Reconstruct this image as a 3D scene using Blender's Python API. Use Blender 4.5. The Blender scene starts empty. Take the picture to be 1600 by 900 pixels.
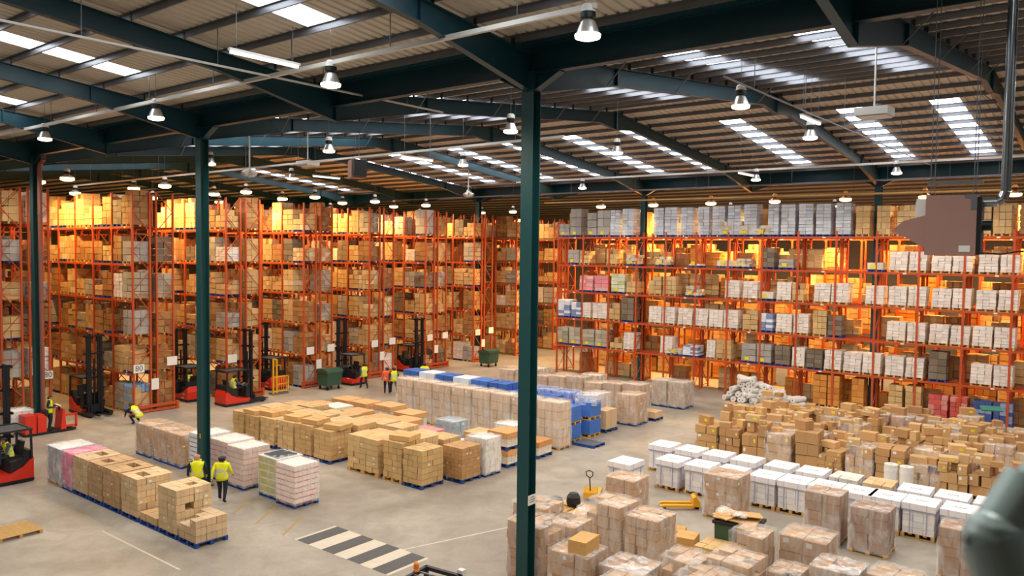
import bpy, math, random
import numpy as np
from mathutils import Vector, Matrix

# ---------------------------------------------------------------- camera, world, exposure
S = bpy.context.scene
COL = S.collection
H = 9.2                                   # eye height above the warehouse floor
YAW, PIT, ROL = math.radians(128.568), math.radians(-2.667), math.radians(-0.693)
def cam_axes():
    F = Vector((math.cos(PIT)*math.cos(YAW), math.cos(PIT)*math.sin(YAW), math.sin(PIT)))
    ri = Vector((math.sin(YAW), -math.cos(YAW), 0)); dn = F.cross(ri)
    r1 = math.cos(ROL)*ri + math.sin(ROL)*dn
    d1 = -math.sin(ROL)*ri + math.cos(ROL)*dn
    return r1, d1, F
RI, DN, FW = cam_axes()
cam = bpy.data.cameras.new('camera'); camo = bpy.data.objects.new('camera', cam); COL.objects.link(camo)
mw = Matrix.Identity(4)
for i in range(3):
    mw[i][0] = RI[i]; mw[i][1] = -DN[i]; mw[i][2] = -FW[i]
mw[0][3], mw[1][3], mw[2][3] = 0, 0, H
camo.matrix_world = mw
cam.sensor_width = 36; cam.lens = 1236.9*36/1600
cam.clip_start = 0.05; cam.clip_end = 400
cam.dof.use_dof = True; cam.dof.focus_distance = 32; cam.dof.aperture_fstop = 3.2
S.camera = camo
S.view_settings.view_transform = 'Standard'; S.view_settings.look = 'None'
S.view_settings.gamma = 1; S.view_settings.use_curve_mapping = False
S.view_settings.exposure = 0.0
S.cycles.transparent_max_bounces = 14
S.cycles.max_bounces = 6
W = bpy.data.worlds.new('sky'); S.world = W; W.use_nodes = True
W.node_tree.nodes['Background'].inputs[0].default_value = (0.75, 0.85, 1, 1)
W.node_tree.nodes['Background'].inputs[1].default_value = 1.0
SKYLIGHT = 6.5          # daylight coming through the translucent roof sheets
LAMP_W = 760.0          # high-bay lamps over the open floor
SOD_W = 1500.0           # sodium lamps over the rack aisles

# ---------------------------------------------------------------- helpers
def c3(h, k=1.0):
    h = h.lstrip('#'); o = []
    for i in (0, 2, 4):
        s = int(h[i:i+2], 16)/255
        o.append((s/12.92 if s <= 0.04045 else ((s+0.055)/1.055)**2.4)*k)
    return tuple(o)
def vary(c, rnd, a=0.12):
    k = 1+rnd.uniform(-a, a); w = rnd.uniform(-a, a)*0.35
    return (min(1, c[0]*k*(1+w)), min(1, c[1]*k), min(1, c[2]*k*(1-w)))

def nodes(m):
    m.use_nodes = True
    nt = m.node_tree; b = nt.nodes['Principled BSDF']
    return nt, b
def paint(name, hexc, rough=0.5, metal=0.0, noise=0.0, scale=3.0, bump=0.0):
    m = bpy.data.materials.new(name); nt, b = nodes(m)
    c = c3(hexc) if isinstance(hexc, str) else hexc
    b.inputs['Base Color'].default_value = (*c, 1); b.inputs['Roughness'].default_value = rough
    b.inputs['Metallic'].default_value = metal
    if noise or bump:
        tc = nt.nodes.new('ShaderNodeTexCoord'); n = nt.nodes.new('ShaderNodeTexNoise')
        n.inputs['Scale'].default_value = scale; n.inputs['Detail'].default_value = 4
        nt.links.new(tc.outputs['Object'], n.inputs['Vector'])
        if noise:
            r = nt.nodes.new('ShaderNodeMapRange'); r.inputs['To Min'].default_value = 1-noise; r.inputs['To Max'].default_value = 1+noise*0.6
            nt.links.new(n.outputs['Fac'], r.inputs['Value'])
            v = nt.nodes.new('ShaderNodeVectorMath'); v.operation = 'SCALE'; v.inputs[0].default_value = c
            nt.links.new(r.outputs[0], v.inputs['Scale']); nt.links.new(v.outputs[0], b.inputs['Base Color'])
        if bump:
            bp = nt.nodes.new('ShaderNodeBump'); bp.inputs['Strength'].default_value = bump
            nt.links.new(n.outputs['Fac'], bp.inputs['Height']); nt.links.new(bp.outputs[0], b.inputs['Normal'])
    return m
def colour_mat(name, source, rough=0.75, noise=0.16, scale=5.0, mul=1.0):
    """colour carried by the object (or by its corners), plus mottling"""
    m = bpy.data.materials.new(name); nt, b = nodes(m)
    b.inputs['Roughness'].default_value = rough
    if source == 'object':
        s = nt.nodes.new('ShaderNodeObjectInfo'); out = s.outputs['Color']
    else:
        s = nt.nodes.new('ShaderNodeVertexColor'); s.layer_name = 'Col'; out = s.outputs['Color']
    tc = nt.nodes.new('ShaderNodeTexCoord'); n = nt.nodes.new('ShaderNodeTexNoise')
    n.inputs['Scale'].default_value = scale; n.inputs['Detail'].default_value = 3
    nt.links.new(tc.outputs['Object'], n.inputs['Vector'])
    r = nt.nodes.new('ShaderNodeMapRange'); r.inputs['To Min'].default_value = mul*(1-noise); r.inputs['To Max'].default_value = mul*(1+noise)
    nt.links.new(n.outputs['Fac'], r.inputs['Value'])
    v = nt.nodes.new('ShaderNodeVectorMath'); v.operation = 'SCALE'
    nt.links.new(out, v.inputs[0]); nt.links.new(r.outputs[0], v.inputs['Scale']); nt.links.new(v.outputs[0], b.inputs['Base Color'])
    return m
def emit(name, col, s):
    m = bpy.data.materials.new(name); nt, b = nodes(m)
    b.inputs['Base Color'].default_value = (*col, 1)
    b.inputs['Emission Color'].default_value = (*col, 1); b.inputs['Emission Strength'].default_value = s
    return m
def film(name, op, col=(1, 1, 1)):
    """thin stretch film: mostly clear, milkier along slack vertical folds"""
    m = bpy.data.materials.new(name); nt, b = nodes(m)
    b.inputs['Base Color'].default_value = (*col, 1); b.inputs['Roughness'].default_value = 0.18
    t = nt.nodes.new('ShaderNodeBsdfTransparent'); mx = nt.nodes.new('ShaderNodeMixShader'); o = nt.nodes['Material Output']
    tc = nt.nodes.new('ShaderNodeTexCoord'); mp = nt.nodes.new('ShaderNodeMapping'); n = nt.nodes.new('ShaderNodeTexNoise')
    mp.inputs['Scale'].default_value = (3.0, 3.0, 1.3); mp.inputs['Rotation'].default_value = (0.3, 0.2, 0.4)
    n.inputs['Scale'].default_value = 1.6; n.inputs['Detail'].default_value = 3; n.inputs['Distortion'].default_value = 0.5
    nt.links.new(tc.outputs['Object'], mp.inputs[0]); nt.links.new(mp.outputs[0], n.inputs['Vector'])
    r = nt.nodes.new('ShaderNodeMapRange'); r.inputs['From Min'].default_value = 0.40; r.inputs['From Max'].default_value = 0.78
    r.inputs['To Min'].default_value = op*0.4; r.inputs['To Max'].default_value = op*2.1
    nt.links.new(n.outputs['Fac'], r.inputs['Value']); nt.links.new(r.outputs[0], mx.inputs[0])
    nt.links.new(t.outputs[0], mx.inputs[1]); nt.links.new(b.outputs[0], mx.inputs[2]); nt.links.new(mx.outputs[0], o.inputs['Surface'])
    return m

class MB:
    """collects shapes; mesh() makes ONE mesh of them"""
    def __init__(s): s.v = []; s.f = []; s.m = []; s.c = []; s.smooth = []
    def add(s, vs, fs, m=0, col=None, sm=False):
        o = len(s.v); s.v += [tuple(x) for x in vs]
        for f in fs:
            s.f.append(tuple(i+o for i in f)); s.m.append(m); s.c.append(col); s.smooth.append(sm)
        return s
    def box(s, cx, cy, cz, sx, sy, sz, m=0, rz=0.0, col=None, top_m=None):
        x, y, z = sx/2, sy/2, sz/2; cs, sn = math.cos(rz), math.sin(rz)
        vs = []
        for dz in (-z, z):
            for dx, dy in ((-x, -y), (x, -y), (x, y), (-x, y)):
                vs.append((cx+dx*cs-dy*sn, cy+dx*sn+dy*cs, cz+dz))
        s.add(vs, [(3, 2, 1, 0), (0, 1, 5, 4), (1, 2, 6, 5), (2, 3, 7, 6), (3, 0, 4, 7)], m, col)
        s.add(vs[4:], [(0, 1, 2, 3)], m if top_m is None else top_m, col)
        return s
    def b2(s, x0, x1, y0, y1, z0, z1, m=0, col=None):
        return s.box((x0+x1)/2, (y0+y1)/2, (z0+z1)/2, x1-x0, y1-y0, z1-z0, m, 0, col)
    def cyl(s, p0, p1, r, n=8, m=0, r2=None, caps=True, sm=True, col=None):
        p0, p1 = Vector(p0), Vector(p1); d = (p1-p0).normalized()
        a = d.orthogonal().normalized(); b = d.cross(a); r2 = r if r2 is None else r2
        vs = [p0+(a*math.cos(2*math.pi*i/n)+b*math.sin(2*math.pi*i/n))*r for i in range(n)]
        vs += [p1+(a*math.cos(2*math.pi*i/n)+b*math.sin(2*math.pi*i/n))*r2 for i in range(n)]
        s.add(vs, [(i, (i+1) % n, n+(i+1) % n, n+i) for i in range(n)], m, col, sm)
        if caps: s.add(vs, [tuple(range(n-1, -1, -1)), tuple(range(n, 2*n))], m, col)
        return s
    def bar(s, p0, p1, w, h, m=0):
        """square bar from p0 to p1"""
        p0, p1 = Vector(p0), Vector(p1); d = (p1-p0).normalized()
        up = Vector((0, 0, 1)) if abs(d.z) < 0.95 else Vector((1, 0, 0))
        a = d.cross(up).normalized()*w/2; b = a.cross(d).normalized()*h/2
        vs = [p+i*a+j*b for p in (p0, p1) for i, j in ((-1, -1), (1, -1), (1, 1), (-1, 1))]
        return s.add(vs, [(3, 2, 1, 0), (4, 5, 6, 7), (0, 1, 5, 4), (1, 2, 6, 5), (2, 3, 7, 6), (3, 0, 4, 7)], m)
    def path(s, pts, r, n=6, m=0):
        for a, b in zip(pts[:-1], pts[1:]): s.cyl(a, b, r, n, m)
        return s
    def lathe(s, prof, n=14, m=0, c=(0, 0, 0), ms=None):
        vs = []
        for r, z in prof:
            vs += [(c[0]+r*math.cos(2*math.pi*i/n), c[1]+r*math.sin(2*math.pi*i/n), c[2]+z) for i in range(n)]
        for k in range(len(prof)-1):
            s.add(vs[k*n:(k+2)*n], [(i, (i+1) % n, n+(i+1) % n, n+i) for i in range(n)], ms[k] if ms else m, None, True)
        return s
    def prism(s, pts, axis, a, b, m=0):
        """extrude a 2-D outline along an axis ('x': pts are (y,z))"""
        n = len(pts)
        def P(u, v, w): return (w, u, v) if axis == 'x' else (u, w, v) if axis == 'y' else (u, v, w)
        vs = [P(u, v, a) for u, v in pts]+[P(u, v, b) for u, v in pts]
        s.add(vs, [tuple(range(n-1, -1, -1)), tuple(range(n, 2*n))]+[(i, (i+1) % n, n+(i+1) % n, n+i) for i in range(n)], m)
        return s
    def mesh(s, name, mats):
        me = bpy.data.meshes.new(name)
        me.from_pydata(s.v, [], s.f)
        for m in (mats if isinstance(mats, (list, tuple)) else [mats]): me.materials.append(m)
        me.polygons.foreach_set('material_index', s.m)
        me.polygons.foreach_set('use_smooth', s.smooth)
        if any(c is not None for c in s.c):
            at = me.color_attributes.new('Col', 'FLOAT_COLOR', 'CORNER'); buf = []
            for f, c in zip(s.f, s.c):
                buf += [*(c or (1, 1, 1)), 1.0]*len(f)
            at.data.foreach_set('color', buf)
        me.update()
        return me

def ob(name, me, parent=None, loc=(0, 0, 0), rz=0.0, scale=None, col=None, rot=None):
    o = bpy.data.objects.new(name, me); COL.objects.link(o)
    if parent is not None: o.parent = parent
    o.location = loc
    if rot is not None: o.rotation_euler = rot
    elif rz: o.rotation_euler = (0, 0, rz)
    if scale is not None: o.scale = scale
    if col is not None: o.color = (*col, 1)
    return o
def tag(o, label, cat, group=None):
    o['label'] = label; o['category'] = cat
    if group: o['group'] = group
    return o
def thing(name, label, cat, loc=(0, 0, 0), rz=0.0, group=None):
    return tag(ob(name, None, None, loc, rz), label, cat, group)
def copy_tree(o, parent=None):
    c = o.copy(); COL.objects.link(c)
    if parent is not None: c.parent = parent
    for ch in list(o.children): copy_tree(ch, c)
    return c
def structure(o): o['kind'] = 'structure'; return o
ORD = ['zeroth', 'first', 'second', 'third', 'fourth', 'fifth', 'sixth', 'seventh', 'eighth', 'ninth', 'tenth', 'eleventh', 'twelfth',
       'thirteenth', 'fourteenth', 'fifteenth', 'sixteenth', 'seventeenth', 'eighteenth', 'nineteenth', 'twentieth']

# ---------------------------------------------------------------- materials
M = {}
M['steel'] = paint('teal_painted_steel', '#0e3d4a', 0.42, 0, 0.12, 1.2)
M['column'] = paint('green_painted_steel', '#0f4446', 0.45, 0, 0.12, 1.5)
M['galv'] = paint('galvanised_steel', '#73767d', 0.38, 0.5, 0.15, 2)
M['roof'] = paint('roof_liner_sheet', '#cdc4b6', 0.55, 0, 0.14, 0.6)
M['orange'] = paint('rack_orange', '#bd4e22', 0.45, 0, 0.08, 2)
M['blue_steel'] = paint('rack_blue', '#20479a', 0.5)
M['carton'] = colour_mat('cardboard', 'object', 0.78, 0.14, 6)
M['tape'] = colour_mat('parcel_tape', 'object', 0.35, 0.05, 3, 0.84)
M['stack'] = colour_mat('stacked_goods', 'corner', 0.7, 0.18, 4)
M['white_label'] = paint('paper_label', '#e9e6de', 0.6)
M['yellow_label'] = paint('yellow_label', '#e6d21c', 0.6)
M['print'] = paint('dark_print', '#4a4650', 0.7)
M['wood'] = paint('pallet_wood', '#c79c5c', 0.75, 0, 0.22, 7)
M['blue_wood'] = paint('blue_pallet_paint', '#1d4690', 0.65, 0, 0.25, 6)
M['film'] = film('stretch_film', 0.24)
M['film_white'] = film('milky_film', 0.4)
M['red'] = paint('truck_red', '#d4301c', 0.35)
M['black'] = paint('black_plastic', '#15161a', 0.5)
M['mast'] = paint('mast_steel', '#17191f', 0.42, 0.3)
M['grey'] = paint('grey_metal', '#6f7276', 0.45, 0.3)
M['rubber'] = paint('rubber', '#1a1a1a', 0.85)
M['yellow'] = paint('yellow_enamel', '#e2a412', 0.45)
M['hivis'] = paint('hivis_yellow', '#e6ea12', 0.6)
M['hiorange'] = paint('hivis_orange', '#f0602c', 0.6)
M['silver'] = paint('reflective_tape', '#c9c9c0', 0.35)
M['skin'] = paint('skin', '#b9836a', 0.55)
M['navy'] = paint('navy_cloth', '#191d2c', 0.85)
M['grey_cloth'] = paint('grey_cloth', '#3c4148', 0.85)
M['hair'] = paint('dark_hair', '#1c1614', 0.7)
M['bin'] = paint('bin_green', '#31513f', 0.5)
M['white'] = paint('white_enamel', '#d8d8d4', 0.45)
M['heater'] = paint('heater_brown', '#a37c72', 0.55, 0, 0.06, 3)
M['chrome'] = paint('flue_steel', '#9da6ad', 0.22, 0.9)
M['alu'] = paint('lamp_aluminium', '#c8cacc', 0.3, 0.7)
M['rail'] = paint('handrail_paint', '#9db6ba', 0.4, 0.1)
M['pipe_brown'] = paint('downpipe_brown', '#8a5244', 0.55, 0, 0.1, 2)
M['lamp_glow'] = emit('lamp_mouth', (1.0, 0.83, 0.55), 9)
M['sod_glow'] = emit('sodium_mouth', (1.0, 0.68, 0.30), 8)
M['tube_glow'] = emit('tube_glow', (1.0, 0.98, 0.85), 2.2)
M['sky'] = emit('skylight_sheet', (0.93, 0.97, 1.0), SKYLIGHT)
M['green_sheet'] = paint('green_board', '#2f7a68', 0.7)
M['wall'] = paint('wall_cladding', '#8b8377', 0.7, 0, 0.1, 0.5)
M['plastic_white'] = paint('white_plastic', '#e6e2dc', 0.35)

# concrete floor
def concrete():
    m = bpy.data.materials.new('concrete_floor'); nt, b = nodes(m); L = nt.links
    tc = nt.nodes.new('ShaderNodeTexCoord')
    def nz(scale, det, dist=0.0):
        n = nt.nodes.new('ShaderNodeTexNoise'); n.inputs['Scale'].default_value = scale; n.inputs['Detail'].default_value = det
        n.inputs['Distortion'].default_value = dist; L.new(tc.outputs['Object'], n.inputs['Vector']); return n
    a, d, e = nz(0.16, 5, 0.6), nz(1.1, 6, 1.2), nz(9, 4)
    r1 = nt.nodes.new('ShaderNodeValToRGB'); L.new(a.outputs['Fac'], r1.inputs[0])
    r1.color_ramp.elements[0].position = 0.36; r1.color_ramp.elements[0].color = (*c3('#8f8578'), 1)
    r1.color_ramp.elements[1].position = 0.72; r1.color_ramp.elements[1].color = (*c3('#b8afa1'), 1)
    r2 = nt.nodes.new('ShaderNodeValToRGB'); L.new(d.outputs['Fac'], r2.inputs[0])
    r2.color_ramp.elements[0].position = 0.25; r2.color_ramp.elements[0].color = (0.70, 0.68, 0.66, 1)
    r2.color_ramp.elements[1].position = 0.62; r2.color_ramp.elements[1].color = (1, 1, 1, 1)
    mx = nt.nodes.new('ShaderNodeMix'); mx.data_type = 'RGBA'; mx.blend_type = 'MULTIPLY'; mx.inputs[0].default_value = 0.8
    L.new(r1.outputs[0], mx.inputs['A']); L.new(r2.outputs[0], mx.inputs['B'])
    r3 = nt.nodes.new('ShaderNodeMapRange'); r3.inputs['To Min'].default_value = 0.88; r3.inputs['To Max'].default_value = 1.12
    L.new(e.outputs['Fac'], r3.inputs['Value'])
    v = nt.nodes.new('ShaderNodeVectorMath'); v.operation = 'SCALE'
    L.new(mx.outputs['Result'], v.inputs[0]); L.new(r3.outputs[0], v.inputs['Scale']); L.new(v.outputs[0], b.inputs['Base Color'])
    rr = nt.nodes.new('ShaderNodeMapRange'); rr.inputs['To Min'].default_value = 0.42; rr.inputs['To Max'].default_value = 0.62
    L.new(d.outputs['Fac'], rr.inputs['Value']); L.new(rr.outputs[0], b.inputs['Roughness'])
    return m
M['floor'] = concrete()
M['road_paint'] = paint('worn_black_paint', '#4c4c4b', 0.6, 0, 0.2, 4)
M['road_white'] = paint('worn_white_paint', '#cfc2b0', 0.6, 0, 0.18, 3)
M['line_yellow'] = paint('worn_yellow_line', '#a88a3e', 0.6, 0, 0.3, 5)
M['line_white'] = paint('worn_white_line', '#c6beb0', 0.6, 0, 0.25, 5)

# ---------------------------------------------------------------- shell
XL, XR, YF, YB = -112.0, 24.0, -20.0, 88.0
V1, R1, V2, R2 = 16.25, 33.2, 50.2, 67.2         # valley, ridge, valley, ridge lines
R0 = -0.75
SL, ZR = 0.104, 15.95                            # rafter-top slope and ridge height
def ztop(y):
    d = min(abs(y-r) for r in (R0, R1, R2))
    return ZR-SL*d
floor = structure(ob('floor', MB().b2(XL, XR, YF, YB, -0.3, 0).mesh('floor', M['floor'])))
def wall(n, a): return structure(ob(n, MB().b2(*a).mesh(n, M['wall'])))
wall('wall_back', (XL, XR, YB, YB+0.3, -0.3, 17)); wall('wall_front', (XL, XR, YF-0.3, YF, -0.3, 17))
wall('wall_left', (XL-0.3, XL, YF, YB, -0.3, 17)); wall('wall_right', (XR, XR+0.3, YF, YB, -0.3, 17))
# floor paint: the crossing and worn lines
zb = MB().box(0, 0, 0, 4.35, 1.62, 0.004).mesh('crossing_base', M['road_white'])
ob('crossing_panel', zb, floor, (-18.52, 15.86, 0.002))
st = MB().box(0, 0, 0, 0.58, 1.6, 0.004).mesh('crossing_stripe', M['road_paint'])
for x in (-20.28, -19.05, -17.87, -16.76): ob('crossing_stripe', st, floor, (x, 15.86, 0.007))
for (x, y, L_, a, m) in ((-24.82, 15.87, 1.7, 2.18, 'line_yellow'), (-23.35, 15.82, 1.75, 2.18, 'line_yellow'), (-21.8, 15.8, 1.85, 2.17, 'line_yellow'),
                         (-23.57, 11.5, 4.8, 0.0, 'line_white'), (-16.5, 19.5, 9, 1.25, 'line_white'), (-12.0, 21.0, 9, -0.2, 'line_white')):
    ob('floor_line', MB().box(0, 0, 0, L_, 0.07, 0.003).mesh('floor_line', M[m]), floor, (x, y, 0.002), a)

# roof: corrugated sheets between skylight strips
SKY_X = [-109.4, -104.8, -100, -95.2, -90.7, -86, -81.2, -76.6, -72, -67.2, -62.5, -58, -53.8, -49.2, -45.0, -40.6, -35.0, -30.4, -25.9, -21.9, -16.2, -10.6, -6.8, -1.0, 4.6, 9.0, 14.0, 19.0]
SLOPES = [(YF, R0, 1), (R0, V1, -1), (V1, R1, 1), (R1, V2, -1), (V2, R2, 1), (R2, YB, -1)]
ceiling = structure(ob('ceiling', MB().b2(XL, XR, R0-0.3, R0+0.3, ZR+0.27, ZR+0.29).mesh('ridge_cap', M['roof'])))
def sheet(x0, x1, y0, y1):
    p = 0.32; n = max(1, round((x1-x0)/p)); p = (x1-x0)/n; xs = []
    for i in range(n):
        a = x0+i*p; xs += [(a, 0), (a+p*0.58, 0), (a+p*0.68, 0.045), (a+p*0.90, 0.045)]
    xs.append((x1, 0)); mb = MB(); vs = []
    for y in (y0, y1): vs += [(x, y, ztop(y)+0.24+dz) for x, dz in xs]
    k = len(xs); mb.add(vs, [(i, k+i, k+i+1, i+1) for i in range(k-1)])
    return mb
wn = 0
SKYR = {1: (3.4, 13.0), 2: (20.6, 31.4), 3: (37.1, 48.6), 4: (55.0, 64.5)}
for si, (ya, yb, sgn) in enumerate(SLOPES):
    strips = SKYR.get(si)
    if not strips or si == 5:
        ob('roof_sheet', sheet(XL, XR, ya, yb).mesh('roof_sheet', M['roof']), ceiling); continue
    s0, s1 = strips
    ob('roof_sheet', sheet(XL, XR, ya, s0).mesh('roof_sheet', M['roof']), ceiling)
    ob('roof_sheet', sheet(XL, XR, s1, yb).mesh('roof_sheet', M['roof']), ceiling)
    px = XL
    for x in [q for q in SKY_X if q > -47 or q in (-58,)]:
        ob('roof_sheet', sheet(px, x-0.56, s0, s1).mesh('roof_sheet', M['roof']), ceiling); px = x+0.56
        wn += 1
        w = MB().add([(x-0.56, s0, ztop(s0)+0.25), (x-0.56, s1, ztop(s1)+0.25), (x+0.56, s1, ztop(s1)+0.25), (x+0.56, s0, ztop(s0)+0.25)], [(0, 1, 2, 3)])
        structure(ob('window_%d' % wn, w.mesh('skylight', M['sky'])))
    ob('roof_sheet', sheet(px, XR, s0, s1).mesh('roof_sheet', M['roof']), ceiling)
# purlins
pm = MB()
pm.prism([(0, 0.03), (0.06, 0.03), (0.06, 0.042), (0.012, 0.042), (0.012, 0.188), (0.012, 0.2), (-0.06, 0.2), (-0.06, 0.188), (0, 0.188)], 'x', XL, XR)
pmesh = pm.mesh('purlin', M['galv'])
PUR = []
for ya, yb, sgn in SLOPES:
    n = 12
    for i in range(n):
        y = ya+(yb-ya)*(i+0.45)/n
        PUR.append(y); ob('purlin', pmesh, ceiling, (0, y, ztop(y)+0.045))
# rafters: haunched I-sections, one per slope and frame
FR = [-12.4-7.83*k for k in range(-3, 9)]
def rafter_mesh(L_):
    """y runs 0 (valley) .. L_ (ridge); z relative to the valley rafter top"""
    mb = MB(); up = SL*L_
    top = [(0, 0), (L_, up)]
    bot = [(0, -0.93), (4.1, 4.1*SL-0.5), (L_-1.5, (L_-1.5)*SL-0.5), (L_, up-0.82)]
    mb.prism([top[0], top[1], bot[3], bot[2], bot[1], bot[0]], 'x', -0.008, 0.008)
    mb.prism([(0, 0), (L_, up), (L_, up-0.022), (0, -0.022)], 'x', -0.1, 0.1)
    for a, b in zip(bot[:-1], bot[1:]):
        mb.prism([a, b, (b[0], b[1]-0.022), (a[0], a[1]-0.022)], 'x', -0.1, 0.1)
    mb.b2(-0.1, 0.1, 0, 0.02, -0.93, 0); mb.b2(-0.1, 0.1, L_-0.02, L_, up-0.82, up)
    mb.b2(-0.1, 0.1, 4.05, 4.07, 4.1*SL-0.5, 4.1*SL)
    return mb.mesh('rafter', M['steel'])
R_A = rafter_mesh(V1-R0); R_B = rafter_mesh(R1-V1)
cle = MB().b2(-0.05, 0.05, -0.01, 0.01, 0, 0.2).mesh('purlin_cleat', M['black'])
fb = MB().bar((0, 0, 0), (0.62, 0, 0.62), 0.03, 0.03).mesh('fly_brace', M['galv'])
for x in FR:
    for (y0, sg, me, L_) in ((V1, -1, R_A, V1-R0), (V1, 1, R_B, R1-V1), (V2, -1, R_B, V2-R1), (V2, 1, R_B, R2-V2)):
        if y0 == V2 and sg == 1 and x > 0: pass
        r = ob('rafter', me, ceiling, (x, y0+0.0*sg, ztop(y0)), 0 if sg > 0 else math.pi)
        for i in range(12):
            yy = L_*(1-(i+0.45)/12) if sg*(-1) > 0 else L_*(i+0.45)/12
            if sg < 0: yy = L_*(1-(i+0.45)/12)
            zz = SL*yy
            ob('purlin_cleat', cle, r, (0, yy, zz))
            if i in (2, 5, 8, 10) and x > -45:
                b = ob('fly_brace', fb, r, (0.1, yy, zz-0.5 if 4 < yy else zz-0.55))
# valley beams
vb = MB(); hl = 7.83*2
vb.b2(0, hl, -0.01, 0.01, -0.48, 0.2).b2(0, hl, -0.13, 0.13, -0.5, -0.475).b2(0, hl, -0.13, 0.13, 0.2, 0.225)
vb.b2(0, hl, -0.42, 0.42, 0.225, 0.26)
vb_me = vb.mesh('valley_beam', M['steel'])
for y in (V1, V2):
    for k in range(-1, 4): ob('valley_beam', vb_me, ceiling, (-12.4-hl*(k+1), y, ztop(y)))

# columns
colm = MB()
colm.b2(-0.18, 0.18, -0.17, -0.145, 0, 13.3).b2(-0.18, 0.18, 0.145, 0.17, 0, 13.3).b2(-0.012, 0.012, -0.145, 0.145, 0, 13.3)
col_me = colm.mesh('column_shaft', M['column'])
base_me = MB().b2(-0.27, 0.27, -0.27, 0.27, 0, 0.03).mesh('base_plate', M['column'])
hb = MB().b2(-0.2, 0.2, -0.2, 0.2, 13.28, ztop(V1)-0.45)
for s in (-1, 1):
    hb.prism([(s*0.18, 13.3), (s*0.95, ztop(V1)-0.5), (s*0.18, ztop(V1)-0.5)][::s], 'y', -0.01, 0.01)
    a, b = (s*0.18, 13.3), (s*0.95, ztop(V1)-0.5)
    hb.prism([a, b, (b[0], b[1]-0.03), (a[0], a[1]-0.03)], 'y', -0.12, 0.12)
hb_me = hb.mesh('column_head', M['steel'])
def column(x, y, label):
    t = thing('steel_column', label, 'column', (x, y, 0), 0, 'roof columns')
    ob('column_shaft', col_me, t); ob('base_plate', base_me, t); ob('column_head', hb_me, t)
    return t
c = column(-12.4, V1, 'dark green steel column in the middle foreground carrying a small white notice')
n_ = ob('notice', MB().b2(0.19, 0.2, -0.17, 0.17, -0.13, 0.13).mesh('notice', M['white_label']), c, (0, 0, 2.75))
n_['label'] = 'small white printed notice'
for i, w_ in enumerate((0.16, 0.24, 0.2)): ob('notice_line', MB().b2(0.2, 0.203, -w_/2, w_/2, -0.008, 0.008).mesh('notice_line', M['print']), n_, (0, 0, 0.07-0.06*i))
c = column(-28.06, V1, 'dark green steel column rising beside two workers in yellow vests')
ob('yellow_tag', MB().b2(-0.03, 0.03, -0.185, -0.175, -0.09, 0.09).mesh('yellow_tag', M['yellow_label']), c, (0.05, 0, 1.98))
c = column(-43.7, V1, 'dark green steel column with a brown downpipe clamped along it')
dp = ob('downpipe', MB().path([(0.33, 0.1, 0.4), (0.33, 0.1, 13.15), (0.42, 0.1, 13.3), (0.72, 0.1, 13.36), (0.82, 0.1, 13.5), (0.82, 0.1, 14.2)], 0.11, 10).mesh('downpipe', M['pipe_brown']), c)
for z in (2, 4.2, 6.4, 8.6, 10.8, 12.6): ob('pipe_clip', MB().cyl((0.33, 0.1, z-0.03), (0.33, 0.1, z+0.03), 0.125, 10).mesh('pipe_clip', M['galv']), dp)
column(-12.4, V2, 'dark steel column behind the white pallets at the right end of the long rack')
column(-28.06, V2, 'dark steel column standing inside the long rack, braces crossing before it')
column(-43.7, V2, 'distant dark steel column between the end of the left racks and long rack')

# ---------------------------------------------------------------- lamps, trunking and roof services
lampm = MB().lathe([(0.0, 0.62), (0.09, 0.62), (0.13, 0.58), (0.15, 0.46)], 14).mesh('lamp_cap', M['white'])
gearm = MB().lathe([(0.15, 0.46), (0.15, 0.36), (0.1, 0.33), (0.1, 0.30)], 14).mesh('lamp_gear', M['black'])
reflm = MB().lathe([(0.09, 0.32), (0.14, 0.28), (0.2, 0.14), (0.25, 0.0)], 16).mesh('lamp_reflector', M['alu'])
mouth = MB().lathe([(0.255, 0.035), (0.245, -0.03), (0.15, -0.06), (0.0, -0.065)], 14).mesh('lamp_mouth', M['lamp_glow'])
mouths = MB().lathe([(0.36, 0.12), (0.36, 0.0), (0.22, -0.06), (0.0, -0.08)], 14).mesh('lamp_mouth', M['sod_glow'])
lowm = MB().lathe([(0.1, 0.32), (0.14, 0.28), (0.3, 0.2), (0.37, 0.12)], 16).mesh('lamp_reflector', M['alu'])
def lamp(x, y, z, label, sod=False, power=None):
    t = thing('high_bay_lamp', label, 'lamp', (x, y, z), 0, 'sodium lamps over the rack aisles' if sod else 'high-bay lamps over the floor')
    ob('lamp_cap', lampm, t); ob('lamp_gear', gearm, t); ob('lamp_reflector', lowm if sod else reflm, t); ob('lamp_mouth', mouths if sod else mouth, t)
    top = ztop(y)+0.25-z
    ob('hanging_wire', MB().cyl((0, 0, 0.6), (0, 0, top), 0.008, 4).mesh('hanging_wire', M['galv']), t)
    l = bpy.data.lights.new('lamp_light', 'SPOT'); l.energy = power or (SOD_W if sod else LAMP_W)
    l.spot_size = math.radians(172 if sod else 166); l.spot_blend = 0.4
    l.color = (1.0, 0.60, 0.20) if sod else (1.0, 0.92, 0.80); l.shadow_soft_size = 0.16
    o = bpy.data.objects.new('lamp_light', l); COL.objects.link(o); o.parent = t; o.location = (0, 0, -0.2)
    return t
NEAR = [('row nearest the viewer', 13.0, [-8.57, -16.34, -25.2, -33.9, -42.0, -50.0]), ('second row, beyond the foreground columns', 21.7, [-1.0, -9.1, -17.45, -27.4, -36.7]),
        ('third row, under the second ridge', 28.9, [-1.4, -9.5, -17.5, -26.2, -40.0]), ('fourth row, before the long rack', 42.9, [-2.0, -9.8, -17.0, -28.5, -38.3])]
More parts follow.
